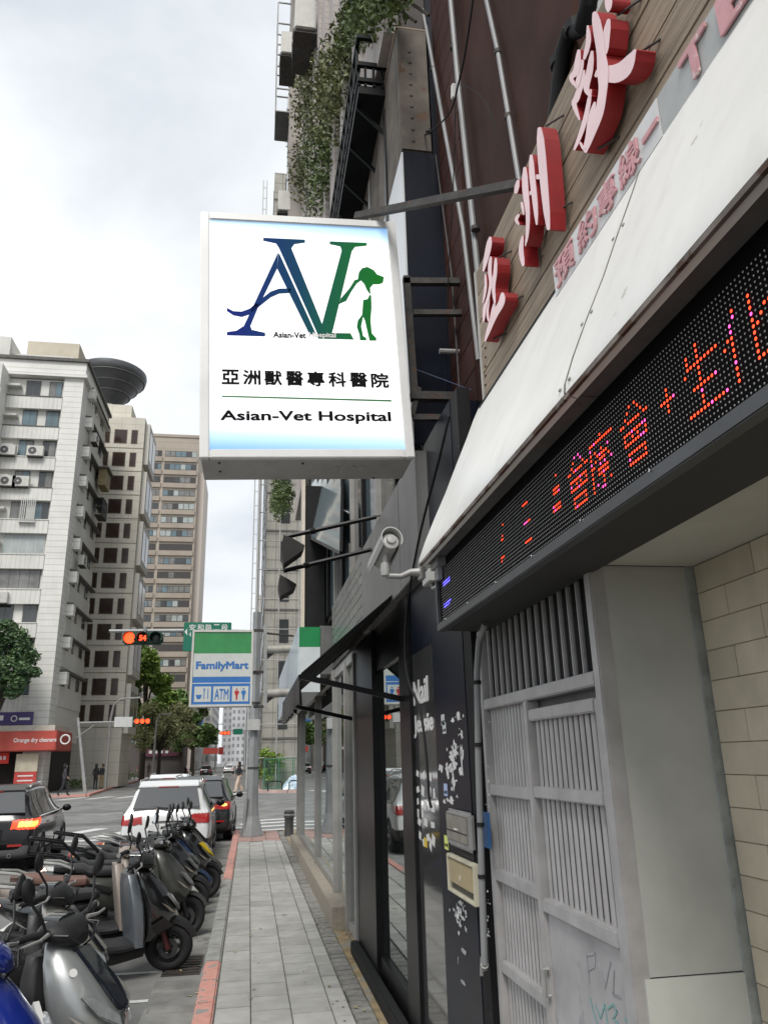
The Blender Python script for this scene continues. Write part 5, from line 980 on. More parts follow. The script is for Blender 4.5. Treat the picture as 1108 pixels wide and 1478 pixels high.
# green fence, tarpaulin heap, hoops on the far corner
gf_ = thing('green_fence', 'green mesh site fence on the far right corner', 'fence', (3,49,0)); M_gf = mat('fence_green', (.06,.20,.12), .6, var=.1)
for k in range(7): b = MB(); b.tube([(.9+k*.85,48.9,0),(.9+k*.85,48.9,1.75)], .03, 6); b.build('post', M_gf, gf_)
for z in (.08,1.72): b = MB(); b.tube([(.9,48.9,z),(6.0,48.9,z)], .025, 6); b.build('rail', M_gf, gf_)
for k in range(6):
    b = MB()
    for j in range(9): x = .9+k*.85+.085*(j+.5); b.bar((x,48.9,.1),(x,48.9,1.7),.012)
    for j in range(8): z = .2+j*.2; b.bar((.93+k*.85,48.9,z),(1.72+k*.85,48.9,z),.012)
    b.build('mesh_panel', M_gf, gf_)
tp = thing('tarpaulin_heap', 'heap of building rubble under crumpled pale blue tarpaulin on the far corner', 'tarpaulin', (3.2,48.2,0)); q = random.Random(9); b = MB(); n_, m_ = 26, 14; P_ = []
for i in range(n_+1):
    for j in range(m_+1):
        u, v_ = i/n_, j/m_; hgt = math.sin(math.pi*u)**.6*math.sin(math.pi*v_)**.6*(.75+.25*math.sin(u*9)+q.uniform(-.14,.14)); P_.append(V((1.9+u*3.0, 47.5+v_*1.2, .01+max(0,hgt)*.95)))
b.add(P_, [(i*(m_+1)+j,(i+1)*(m_+1)+j,(i+1)*(m_+1)+j+1,i*(m_+1)+j+1) for i in range(n_) for j in range(m_)]); b.build('sheet', mat('tarp_blue', (.42,.55,.66), .5, var=.3, scale=3, chip=(.7,.72,.73), chipscale=3, chipat=.55), tp)
for x, lab in ((1.5,'left'),(2.7,'middle'),(3.9,'right')):
    t = thing('bike_hoop', 'black steel bicycle hoop at the far corner, %s of three' % lab, 'bike rack', (x,46.9,0), 'bicycle hoops on the far corner'); b = MB(); b.tube([(x-.4,46.9,0),(x-.4,46.9,.4),(x-.3,46.9,.5),(x+.3,46.9,.5),(x+.4,46.9,.4),(x+.4,46.9,0)], .035, 8); b.build('hoop', M_blackm, t, smooth=True)
# ------------------------------------------------------------------ far street
specs = [(-34,-19,150,178,15,(.36,.31,.28),'pinkish low block beyond the dark trees'),(-32,-16.5,182,215,22,(.42,.40,.36),'cream mid-rise block far down the left of the street'),(-30,-14.5,220,262,26,(.33,.32,.31),'grey mid-rise block far down the left of the street'),(-28,-12.5,270,330,34,(.47,.45,.42),'pale tower at the far left end of the street'),(2.4,16,86,118,30,(.32,.28,.25),'brown block behind the scaffolded building'),(2.2,16,122,170,26,(.45,.43,.40),'pale block further down the right of the street'),(1.2,16,176,250,38,(.50,.48,.46),'white tower far down the right of the street'),(-14,14,420,440,30,(.40,.40,.41),'hazy grey block closing the end of the street'),(-9,-2,400,415,34,(.46,.46,.47),'whitish slim tower at the end of the street')]
for x0_, x1_, y0_, y1_, h, col, lab in specs:
    t = thing('distant_building', lab, 'building', ((x0_+x1_)/2,y0_,0), 'distant buildings down the street'); b = MB(); b.box(x0_,x1_,y0_,y1_,0,h); b.build('wall', mat('far_%d_%d' % (abs(x0_*10), y0_), col, .8, var=.15, scale=.15), t)
    for k in range(int(h/3.2)):
        z = 2.2+k*3.2; b = MB(); w_ = x1_-x0_; n = max(3,int(w_/2.4))
        for j in range(n): b.box(x0_+(j+.25)*w_/n,x0_+(j+.75)*w_/n,y0_-.06,y0_-.001,z,z+1.6)
        sx = x1_ if x0_ < -10 else x0_; d_ = .06 if x0_ < -10 else -.06; n = max(3,int((y1_-y0_)/3))
        for j in range(n): ya, yb = y0_+(j+.25)*(y1_-y0_)/n, y0_+(j+.75)*(y1_-y0_)/n; b.box(min(sx+d_*.02,sx+d_),max(sx+d_*.02,sx+d_),ya,yb,z,z+1.6)
        tag(b.build('window_row', mat('far_pane', (.22,.23,.24), .3, var=.2), t), kind='stuff')
q = random.Random(21); seen_ = {}
for k in range(12):
    y = 118+k*17; side = -1 if k % 2 else 1; x = (-14.2+k*.35 if side < 0 else 1.0); z = q.uniform(4,9); col = q.choice([(.5,.06,.04),(.05,.15,.4),(.6,.58,.5),(.05,.25,.15),(.6,.3,.05),(.55,.55,.56)])
    t = thing('shop_sign', '%s%s shop sign board on a post far down the %s of the street' % (('nearer ','farther ','farthest ','')[seen_.setdefault((col,side),[-1]).__setitem__(0, seen_[(col,side)][0]+1) or min(seen_[(col,side)][0],3)], {(.5,.06,.04):'red',(.05,.15,.4):'blue',(.6,.58,.5):'cream',(.05,.25,.15):'green',(.6,.3,.05):'orange',(.55,.55,.56):'white'}[col], 'left' if side < 0 else 'right'), 'sign', (x,y,z), 'shop signs down the far street'); b = MB(); b.box(x-.9,x+.9,y,y+.25,z,z+q.uniform(1.5,4)); b.build('board', mat('shopsign_%d' % int(col[0]*1000+col[2]*100), col, .6, var=.1), t)
    b = MB(); b.bar((x,y+.12,0),(x,y+.12,z),.1); b.build('post', M_galv, t)
mw = thing('maroon_shop_front', 'low shop with a dark maroon signboard behind the dry tree', 'shop', (-11.5,108,0)); b = MB(); b.box(-17,-8.8,112,120,0,4.2); b.build('wall', mat('maroon_wall', (.10,.085,.08), .7, var=.2), mw); b = MB(); b.box(-14.5,-9.2,111.6,111.99,2.6,3.7); b.build('signboard', mat('maroon_board', (.12,.03,.06), .6, var=.1), mw)
for k in range(4): b = MB(); b.box(-13.2+k*.7,-12.8+k*.7,111.55,111.59,2.95,3.35); b.build('print', M_white, mw)
# ------------------------------------------------------------------ signal pole with mast arm, street name plate
M_pole = mat('grey_pole_paint', (.27,.28,.285), .5, .15, var=.1, scale=3, streak=.3)
sp = thing('signal_pole', 'grey flared steel pole at the pavement corner carrying the signal arm', 'pole', (.1,18.9,0)); PX, PY = .10, 18.9
b = MB(); b.lathe([(.26,0),(.26,.02),(.15,.42),(.135,.6),(.11,2.4),(.10,4.6),(.10,5.05),(.0,5.06)], (PX,PY,0), (0,0,1), 8); b.build('shaft', M_pole, sp)
b = MB(); b.box(PX-.17,PX+.13,PY-.22,PY-.1,2.27,2.52); b.build('cabinet', M_alu2, sp, bevel=.01); b = MB(); b.tube([(PX-.15,PY-.13,0),(PX-.16,PY-.13,.35),(PX-.13,PY-.12,.8)], .04, 8); b.build('cable_duct', M_pole, sp, smooth=True)
for z in (1.45,2.9,3.6): b = MB(); b.lathe([(.135,-.02),(.135,.02)], (PX,PY,z), (0,0,1), 10); b.build('strap', M_rust, sp)
b = MB(); b.tube([(PX,PY,4.55),(-1.2,PY+.1,4.62),(-3.35,PY+.2,4.62)], [.07,.05,.04], 8); b.build('mast_arm', M_pole, sp, smooth=True)
M_thg = mat('signal_green_case', (.012,.06,.035), .5, var=.1); M_lred = mat('signal_lit', (.5,.05,.02), .4, var=0, emit=(1,.05,.012), es=2.2); M_ldark = mat('signal_off', (.01,.02,.018), .3, var=0)
def signal(label, c, s, dirx=1, lit_=(0,1), digits=True):
    t = thing('traffic_signal', label, 'traffic light', c, 'traffic signals'); c = V(c); b = MB(); b.box(c.x-.52*s,c.x+.52*s,c.y,c.y+.2*s,c.z-.17*s,c.z+.17*s); b.build('housing', M_thg, t, bevel=.05*s)
    for k in range(3):
        cx_ = c.x+(k-1)*.34*s; b = MB(); b.lathe([(.14*s,0),(.145*s,.01),(.10*s,.025),(.0,.03)], (cx_,c.y-.001,c.z), (0,-1,0), 18, False); b.build('lens', M_lred if k in lit_ and not (digits and k == 1) else M_ldark, t, smooth=True)
        rings = [[V((cx_+.16*s*math.cos(a),c.y-d,c.z+.16*s*math.sin(a))) for a in [R(-30+i*20) for i in range(13)]]+[V((cx_+.15*s*math.cos(a),c.y-d,c.z+.15*s*math.sin(a))) for a in [R(-30+i*20) for i in range(12,-1,-1)]] for d in (-.01,.2*s)]
        b = MB(); b.loft(rings); b.build('visor', M_thg, t)
    if digits: b = MB(); b.text('54', (c.x-.095*s,c.y-.035,c.z-.075*s), (1,0,0), (0,0,1), .19*s, .15*s, .01, .03); b.build('countdown_digits', M_lred, t)
    b = MB(); b.box(c.x-.03,c.x+.03,c.y+.2*s,c.y+.3*s,c.z-.02,c.z+.35*s); b.build('hanger', M_pole, t)
    return t
c = onY(206.5,921,18.8); signal('traffic signal with red lamp and countdown lit, left of the green street sign', (c.x,18.8,c.z), .88)
sn = thing('street_name_sign', 'green street name sign behind the top of the store blade sign', 'sign', (-1.3,18.9,4)); a, c_ = onY(266,898,18.75), onY(333,937,18.75); M_sgn = mat('street_sign_green', (.005,.16,.10), .4, var=.05)
b = MB(); b.box(a.x,c_.x,18.75,18.79,c_.z-.05,a.z); b.build('plate', M_sgn, sn, bevel=.01)
def snt(s, x0, y0, x1, y1): p = onY(x0,y1,18.748); b = MB(); b.text(s, p, (1,0,0), (0,0,1), (onY(x1,y1,18.748)-p).length, (onY(x0,y0,18.748)-p).length, .002, .015); b.build('lettering', M_white, sn)
for k, ch in enumerate('安和路二段'): snt(ch, 273+k*11.6,901,282.5+k*11.6,910)
b = MB(); P_ = [onY(*p,18.748) for p in ((266.5,912),(270.5,907),(270.5,917))]; b.prism(P_, (0,-.002,0)); b.build('arrow', M_white, sn); snt('4', 273,912,276,919)
bo = thing('kerb_bollard', 'short dark bollard at the end of the shop plinth', 'bollard', (.92,18.6,0)); b = MB(); b.lathe([(.11,0),(.10,.02),(.10,.36),(.115,.365),(.115,.5),(.09,.53),(0,.535)], (.92,18.6,0), (0,0,1), 16); b.build('post', mat('bollard_dark', (.05,.05,.048), .6, var=.2), bo, smooth=True); b = MB(); b.lathe([(.117,.42),(.117,.455)], (.92,18.6,0), (0,0,1), 16); b.build('band', M_steel, bo)
# far signals and lamp posts
p2 = thing('signal_pole', 'pale signal pole on the far left corner beside the red canopy', 'pole', (-9.9,52,0)); b0 = onY(123,1152,52); b1 = onY(113,1036,52); b = MB(); b.tube([(b0.x,52,0),(b1.x,52,b1.z)], [.12,.08], 8); b.build('shaft', M_galv, p2, smooth=True)
b2 = onY(216,1041,52); b = MB(); b.tube([(b1.x,52,b1.z-.3),(b2.x,52,b2.z)], .05, 6); b.tube([(b1.x,52,b1.z-1.2),(b1.x+1,52,b1.z-.45)], .03, 6); b.build('arm', M_galv, p2)
a, c_ = onY(166,1035,51.9), onY(191,1049,51.9); b = MB(); b.box(a.x,c_.x,51.85,51.9,c_.z,a.z); b.build('pale_plate', M_fral, p2)
c = onY(206,1041,51.7); signal('small far traffic signal glowing red on the far left corner', (c.x,51.6,c.z), .95, lit_=(0,1,2), digits=False)
c = onY(325,1058,95); t3 = thing('signal_pole', 'thin signal pole far down the street', 'pole', (-1.2,95,0)); b = MB(); b.tube([(-.6,95.3,0),(-.6,95.3,c.z+.3),(c.x,95.3,c.z+.3)], .07, 6); b.build('shaft', M_galv, t3); signal('tiny red traffic signal far down the street under the store sign', (c.x,95,c.z), 1.15, lit_=(0,1,2), digits=False)
a, c_ = onY(337,1052,95), onY(350,1060,95); gs = thing('direction_sign', 'small green direction sign beside the far traffic signal', 'sign', (a.x,95,a.z)); b = MB(); b.box(a.x,c_.x,95,95.05,c_.z,a.z); b.build('plate', M_sgn, gs)
a, c_ = onY(293,1080,120), onY(315,1088,120); rs = thing('red_overhead_sign', 'red sign board on posts far down the road', 'sign', (a.x,120,a.z)); b = MB(); b.box(a.x,c_.x,120,120.1,c_.z,a.z); b.build('board', M_red, rs); b = MB(); b.tube([(a.x+.3,120.1,0),(a.x+.3,120.1,a.z)], .08, 6); b.build('post', M_galv, rs)
def lamp(label, px, py, tip, Y):
    t = thing('street_lamp', label, 'street lamp', (onY(px,py,Y).x,Y,0), 'curved street lamps'); g0 = onY(px,py,Y); tp_ = onY(*tip,Y); x = g0.x; b = MB(); b.tube([(x,Y,0),(x,Y,tp_.z*.75),(x+(tp_.x-x)*.12,Y,tp_.z*.92),(x+(tp_.x-x)*.45,Y,tp_.z*.99),(tp_.x,Y,tp_.z)], [.11,.09,.07,.05,.05], 8); b.build('post', M_galv, t, smooth=True); b = MB(); b.obox((tp_.x+.3,Y,tp_.z-.02), (.35,0,.02), (0,.13,0), (0,0,.06)); b.build('lantern', M_galv, t, bevel=.02)
lamp('curved street lamp in front of the beige building', 153,1120,(190,1007),60); lamp('curved street lamp between the fresh green tree and the dry tree', 221,1118,(238,1030),78)
for (px, Y, lab) in ((292,118,'left of the red sign'),(311,150,'behind the red sign')): lamp('plain far lamp post %s down the street' % lab, px, 1100, (px+7,1045), Y)
# ------------------------------------------------------------------ cars
DESK = bpy.data.scenes.get('lettering_desk') or bpy.data.scenes.new('lettering_desk')
M_cglass = mat('car_glass', (.012,.014,.016), .04, var=0, spec=.9, coat=.5); M_trim = mat('car_trim', (.02,.02,.021), .6, var=.15)
M_tail = mat('tail_red', (.35,.012,.010), .2, var=.1, coat=.6); M_taillit = mat('tail_lit', (.6,.03,.01), .3, var=0, emit=(1,.06,.012), es=.9); M_amber = mat('amber_lit', (.8,.3,.02), .3, var=0, emit=(1,.45,.08), es=2.5)
M_rim = mat('alloy_rim', (.45,.45,.46), .3, .8, var=.1); M_plate = mat('number_plate', (.6,.6,.58), .5, var=.05)
def wheel(parent, c, r=.34, w=.22, side=1, spokes=5, m_rim=None, name='wheel'):
    c = V(c); ax = V((0,side,0)); b = MB(); b.lathe([(r*.66,-w*.5),(r*.9,-w*.5),(r,-w*.36),(r,w*.36),(r*.9,w*.5),(r*.66,w*.5)], c, ax, 32); o = b.build(name, M_rubber, parent, smooth=True)
    b = MB(); b.lathe([(r*.67,-w*.2),(r*.67,w*.48),(r*.62,w*.5),(r*.58,w*.2),(r*.16,w*.25),(0,w*.25)], c, ax, 32, False)
    b2 = MB()
    for k in range(spokes):
        a = 2*math.pi*k/spokes; d = V((math.cos(a),0,math.sin(a))); b.bar(c+ax*w*.4+d*r*.08, c+ax*w*.46+d*r*.63, r*.17, r*.08, ax)
    b.lathe([(r*.14,w*.2),(r*.14,w*.5),(0,w*.52)], c, ax, 14); b.build('rim', m_rim or M_rim, o, smooth=True)
    b = MB(); b.lathe([(r*.55,w*.02),(r*.55,w*.1),(0,w*.1)], c, ax, 20, False); b.build('brake_disc', M_trim, o)
    return o
def crom(P, t, closed=False):
    n = len(P); i = int(math.floor(t)); s = t-i
    g = (lambda k: P[k % n]) if closed else (lambda k: P[max(0, min(n-1, k))])
    a, c, d, e_ = g(i-1), g(i), g(i+1), g(i+2)
    return .5*((2*c)+(d-a)*s+(2*a-5*c+4*d-e_)*s*s+(3*c-a-3*d+e_)*s**3)
CS = .88
CARMESH = {}
STN = [  # x, top z, bottom z, half width, roof half width ratio
 (-2.13,.62,.44,.70,.80),(-2.12,.80,.36,.79,.82),(-2.09,.95,.32,.835,.82),(-2.00,1.12,.29,.86,.80),(-1.86,1.36,.26,.875,.74),(-1.70,1.515,.25,.885,.71),(-1.30,1.575,.24,.89,.70),(-.5,1.605,.24,.89,.70),(.10,1.575,.24,.89,.70),(.50,1.46,.24,.885,.70),(.90,1.21,.24,.88,.72),(1.18,1.03,.24,.875,.76),(1.60,.945,.25,.855,.78),(1.92,.86,.28,.80,.78),(2.07,.72,.33,.71,.76),(2.12,.56,.40,.60,.76)]
def car_parts(L, HW):
    k_, w_ = L/4.25, HW/.885; SU = 9; RU = 8; rows = []; px = []
    pts = [V((s[0], s[1], s[2])) for s in STN]; pt2 = [V((s[3], s[4], 0)) for s in STN]
    for q in range((len(STN)-1)*SU+1):
        t = q/SU; t = min(t, len(STN)-1.0001); a = crom(pts, t); d = crom(pt2, t); x, top, bot = a; h, rr_ = d.x*w_, d.y; bz = min(1.0, top-.10)
        half = [(0,bot),(h*.80,bot),(h*.965,bot+.09),(h,bot+(bz-bot)*.5),(h*.985,bz-.10),(h*.955,bz),(h*(rr_+.1),bz+(top-.07-bz)*.55),(h*rr_,top-.065),(h*rr_*.62,top-.012)]
        ctrl = [V((x*k_, y, z)) for y, z in half]+[V((x*k_, 0, top))]+[V((x*k_, -y, z)) for y, z in reversed(half[1:])]
        n = len(ctrl); rows.append([crom(ctrl, i/RU, True) for i in range(n*RU)]); px.append(x)
    return rows, px, k_
def car(label, loc, rz, paint, lit=False, L=4.25, HW=.885, rails=M_chrome, plate=True, group='cars on the road', amber=False):
    t = thing('car', label, 'car', (0,0,0), group); key = (L, HW)
    if key not in CARMESH:
        rows, px, k_ = car_parts(L, HW); b = MB(); b.loft(rows); o = b.build('body', paint, None, smooth='fix'); nrm = [v.normal.copy() for v in o.data.vertices]
        bm = bmesh.new(); bm.from_mesh(o.data)      # open the wheel wells
        dead = [f for f in bm.faces if min(math.hypot(f.calc_center_median().x-x*k_, f.calc_center_median().z-.335) for x in (-1.30,1.32)) < .372 and abs(f.calc_center_median().y) > .42 and len(f.verts) == 4]
        bmesh.ops.delete(bm, geom=dead, context='FACES'); me0 = bpy.data.meshes.new('body'); bm.to_mesh(me0); bm.free(); me0.polygons.foreach_set('use_smooth', [True]*len(me0.polygons)); me0.set_sharp_from_angle(angle=R(40)); bpy.data.objects.remove(o)
        CARMESH[key] = (me0, rows, px, nrm)
    me, rows, px, nrm = CARMESH[key]; k_ = L/4.25; w_ = HW/.885; n = len(rows[0]); me2 = me.copy(); me2.materials.clear(); me2.materials.append(paint); link('body', me2, t)
    def panel(name, test, m, off=.005):
        fs = []; 
        for i in range(len(rows)-1):
            for j in range(n):
                ids = (i*n+j, i*n+(j+1)%n, (i+1)*n+(j+1)%n, (i+1)*n+j); c = sum((rows[a//n][a % n] for a in ids), V((0,0,0)))/4
                if test(c.x/k_, c.y/w_, c.z, j): fs.append(ids)
        if not fs: return
        used = sorted({a for f in fs for a in f}); mp_ = {a: i for i, a in enumerate(used)}; b = MB(); b.add([rows[a//n][a % n]+nrm[a]*off for a in used], [tuple(mp_[a] for a in f) for f in fs]); return b.build(name, m, t, smooth=True)
    top = lambda y, z: z
    M_rg = mat('rear_glass', (.03,.034,.037), .04, var=0, spec=1, coat=1)
    b = MB(); o_ = V((-.81,0,.58))*.036; b.prism([V((-2.035*k_,-.655*w_,1.075))+o_, V((-2.035*k_,.655*w_,1.075))+o_, V((-1.775*k_,.565*w_,1.455))+o_, V((-1.775*k_,-.565*w_,1.455))+o_], (.05,0,-.036)); b.build('rear_window', M_rg, t, bevel=.006)
    panel('windscreen', lambda x, y, z, j: .42 < x < 1.12 and abs(y) < .63 and z > 1.03, M_cglass)
    for s in (-1,1):
        for nm, xa, xb in (('rear_side_window',-1.74,-1.30),('side_window',-1.24,-.36),('side_window',-.28,.95)): panel(nm, lambda x, y, z, j: xa < x < xb and y*s > .5 and 1.02 < z < 1.49 and z < 1.62-max(0,x-.25)*.72, M_cglass)
        panel('tail_light', lambda x, y, z, j: y*s > .46 and x < -1.62 and .79+.22*max(0,x+2.06)+.10*max(0,.62-y*s) < z < .965+.03*max(0,(x+2.1))-.10*max(0,.60-y*s), M_taillit if lit else M_tail, .012)
        if lit: panel('brake_bulb', lambda x, y, z, j: y*s > .58 and x < -1.86 and .83+.22*max(0,x+2.06) < z < .93, mat('bulb_lit', (.8,.2,.05), .3, var=0, emit=(1,.22,.05), es=2.2), .016)
        b = MB(); b.tube([(-1.55*k_,.60*s*w_,1.54),(-1.42*k_,.61*s*w_,1.615),(-.2*k_,.61*s*w_,1.635),(.12,.6*s*w_,1.57)], .018, 6); b.build('roof_rail', rails, t, smooth=True)
        b = MB(); b.ball((.80*k_,(HW+.11)*s,1.03),.065,.10,.075); b.build('mirror', M_black, t, smooth=True); b = MB(); b.bar((.82*k_,HW*.93*s,.99),(.82*k_,(HW+.06)*s,1.01),.05,.03); b.build('mirror_arm', M_trim, t)
        panel('headlight', lambda x, y, z, j: y*s > .42 and x > 1.75 and .66 < z < .80, M_mirror, .008)
        for dx in (-.85,.2): b = MB(); b.box((dx-.09)*k_,(dx+.09)*k_,(HW+.004)*s-.012,(HW+.004)*s+.012,.84,.865); b.build('door_handle', M_chrome if lit else paint, t, bevel=.005)
        b = MB(); b.box(-.92*k_,.93*k_,HW*s-.03,HW*s+.008,.24,.33); b.build('side_sill', M_trim, t, bevel=.01)
        b = MB(); b.tube([(-1.72*k_,.872*s*w_,1.008),(-.5*k_,.866*s*w_,1.006),(.92*k_,.858*s*w_,1.0)], .010, 6); b.build('window_trim', M_chrome if lit else M_trim, t)
        b = MB(); b.lathe([(.035,-.06),(.035,.03),(.028,.03),(.028,-.02)], (-2.12*k_,.5*s,.33), (-1,0,0), 14, False); b.build('exhaust', M_chrome, t)
        b = MB(); b.box(-2.145*k_,-2.10*k_,.58*s-.13,.58*s+.13,.49,.53); b.build('reflector', M_tail, t)
        for x in (-1.30,1.32):
            wheel(t, (x*k_,(HW-.11)*s,.33), .33, .22, s, 5)
            arc = [V((x*k_+.376*math.cos(a), 0, .335+.376*math.sin(a))) for a in [R(-22+i*14) for i in range(17)]]
            b = MB(); b.tube([p+V((0,HW*.975*s,0)) for p in arc], .030, 8); b.build('arch_trim', M_trim if not lit else paint, t, smooth=True)
            b = MB(); b.loft([[p+V((0,y_*s,0)) for p in arc] for y_ in (.40,HW*.97)], False, False); b.sheet([p+V((0,.40*s,0)) for p in arc]); b.build('wheel_well', M_blackm, t)
    panel('rear_bumper', lambda x, y, z, j: x < -1.72 and z < .50, M_trim if not lit else mat('grey_bumper', (.10,.10,.105), .45, .2, var=.05), .008); panel('front_bumper', lambda x, y, z, j: x > 1.85 and z < .46, M_trim, .008)
    b = MB(); b.prism([(-1.80*k_,-.60,1.475),(-1.80*k_,.60,1.475),(-1.5*k_,.58,1.575),(-1.5*k_,-.58,1.575)], (0,0,.03)); b.build('spoiler', paint, t, bevel=.01); b = MB(); b.box(-1.815*k_,-1.795*k_,-.2,.2,1.475,1.495); b.build('brake_lamp', M_tail, t)
    b = MB(); b.bar((-2.065*k_,-.02,1.08),(-2.02*k_,.32,1.12),.035,.03); b.build('wiper', M_trim, t)
    b = MB(); b.box(-2.135*k_,-2.10*k_,-.34,.34,.60,.80); b.build('plate_recess', paint, t, bevel=.012)
    if plate: b = MB(); b.box(-2.145*k_,-2.1355*k_,-.18,.18,.64,.74); b.build('number_plate', M_plate, t)
    b = MB(); b.box(-2.142*k_,-2.10*k_,-.26,.26,.825,.855); b.build('chrome_strip', M_chrome, t, bevel=.005)
    b = MB(); b.box(-1.8*k_,1.85*k_,-.72,.72,.2,.42); b.build('underbody', M_blackm, t)
    if amber: b = MB(); b.ball((-2.08*k_,-.68,.90),.06,.09,.035); b.build('indicator', M_amber, t, smooth=True)
    t.scale = (CS,)*3; t.location = loc; t.rotation_euler = (0,0,rz); return t
M_wcar = mat('white_car_paint', (.66,.67,.67), .3, var=.02, coat=.8); M_dcar = mat('dark_car_paint', (.007,.006,.008), .2, var=0, coat=.5, spec=.3); M_gcar = mat('charcoal_car_paint', (.02,.021,.023), .25, .1, var=.05, coat=.6, spec=.3)
HD = math.pi/2
car('white compact SUV seen from behind, waiting left of the pavement', (-1.43,16.85,-.12), HD+R(.5), M_wcar)
car('dark SUV with glowing brake lights at the left edge', (-4.52,16.95,-.12), HD+R(4), M_dcar, lit=True, L=4.55, HW=.93)
car('black car ahead of the white SUV beside the red kerb', (-1.10,20.85,-.12), HD-R(1), M_gcar, L=4.3, amber=True)
car('white car roof showing between the white SUV and the black car', (-2.3,26,-.12), HD, M_wcar)
for x, y, m, lab in ((-9.2,118,M_dcar,'dark parked car under the dark tree far down the road'),(-5.6,112,M_gcar,'grey car far down the road near the red sign'),(-3.0,128,M_wcar,'white car far down the road beside the red signal'),(-6.8,134,mat('red_car_paint',(.35,.03,.03),.3,var=.05,coat=.8),'red car far down the road'),(-1.5,150,M_wcar,'pale car farthest away on the right of the road')): car(lab, (x,y,-.12), HD, m, group='cars far down the road')
# ------------------------------------------------------------------ scooters
def sring(x, zc, hw, hh, n=14, p=2.4, zo=0):
    pts = []
    for i in range(n):
        a = 2*math.pi*i/n; c, s = math.cos(a), math.sin(a); pts.append(V((x, hw*abs(c)**(2/p)*(1 if c >= 0 else -1), zc+hh*abs(s)**(2/p)*(1 if s >= 0 else -1))))
    return pts
def hring(z, xf, xb, hw, n=16, p=2.3):
    """horizontal section of the front shield: blunt nose in front, flat at the back"""
    pts = []; cx = xb+(xf-xb)*.25
    for i in range(n):
        a = 2*math.pi*i/n; c, s = math.cos(a), math.sin(a); r_ = (xf-cx) if c >= 0 else (cx-xb); pts.append(V((cx+r_*abs(c)**(2/p)*(1 if c >= 0 else -1), hw*abs(s)**(2/p)*(1 if s >= 0 else -1), z)))
    return pts
M_seat = mat('seat_vinyl', (.02,.02,.021), .55, var=.15, scale=30, bump=.1, bscale=90); M_plas = mat('black_plastic', (.017,.017,.018), .5, var=.15, scale=20); M_eng = mat('engine_cast', (.07,.07,.072), .55, .4, var=.2, scale=20)
M_lens = mat('clear_lens', (.55,.57,.58), .08, .5, var=.15, scale=18, coat=1)
SS = .92
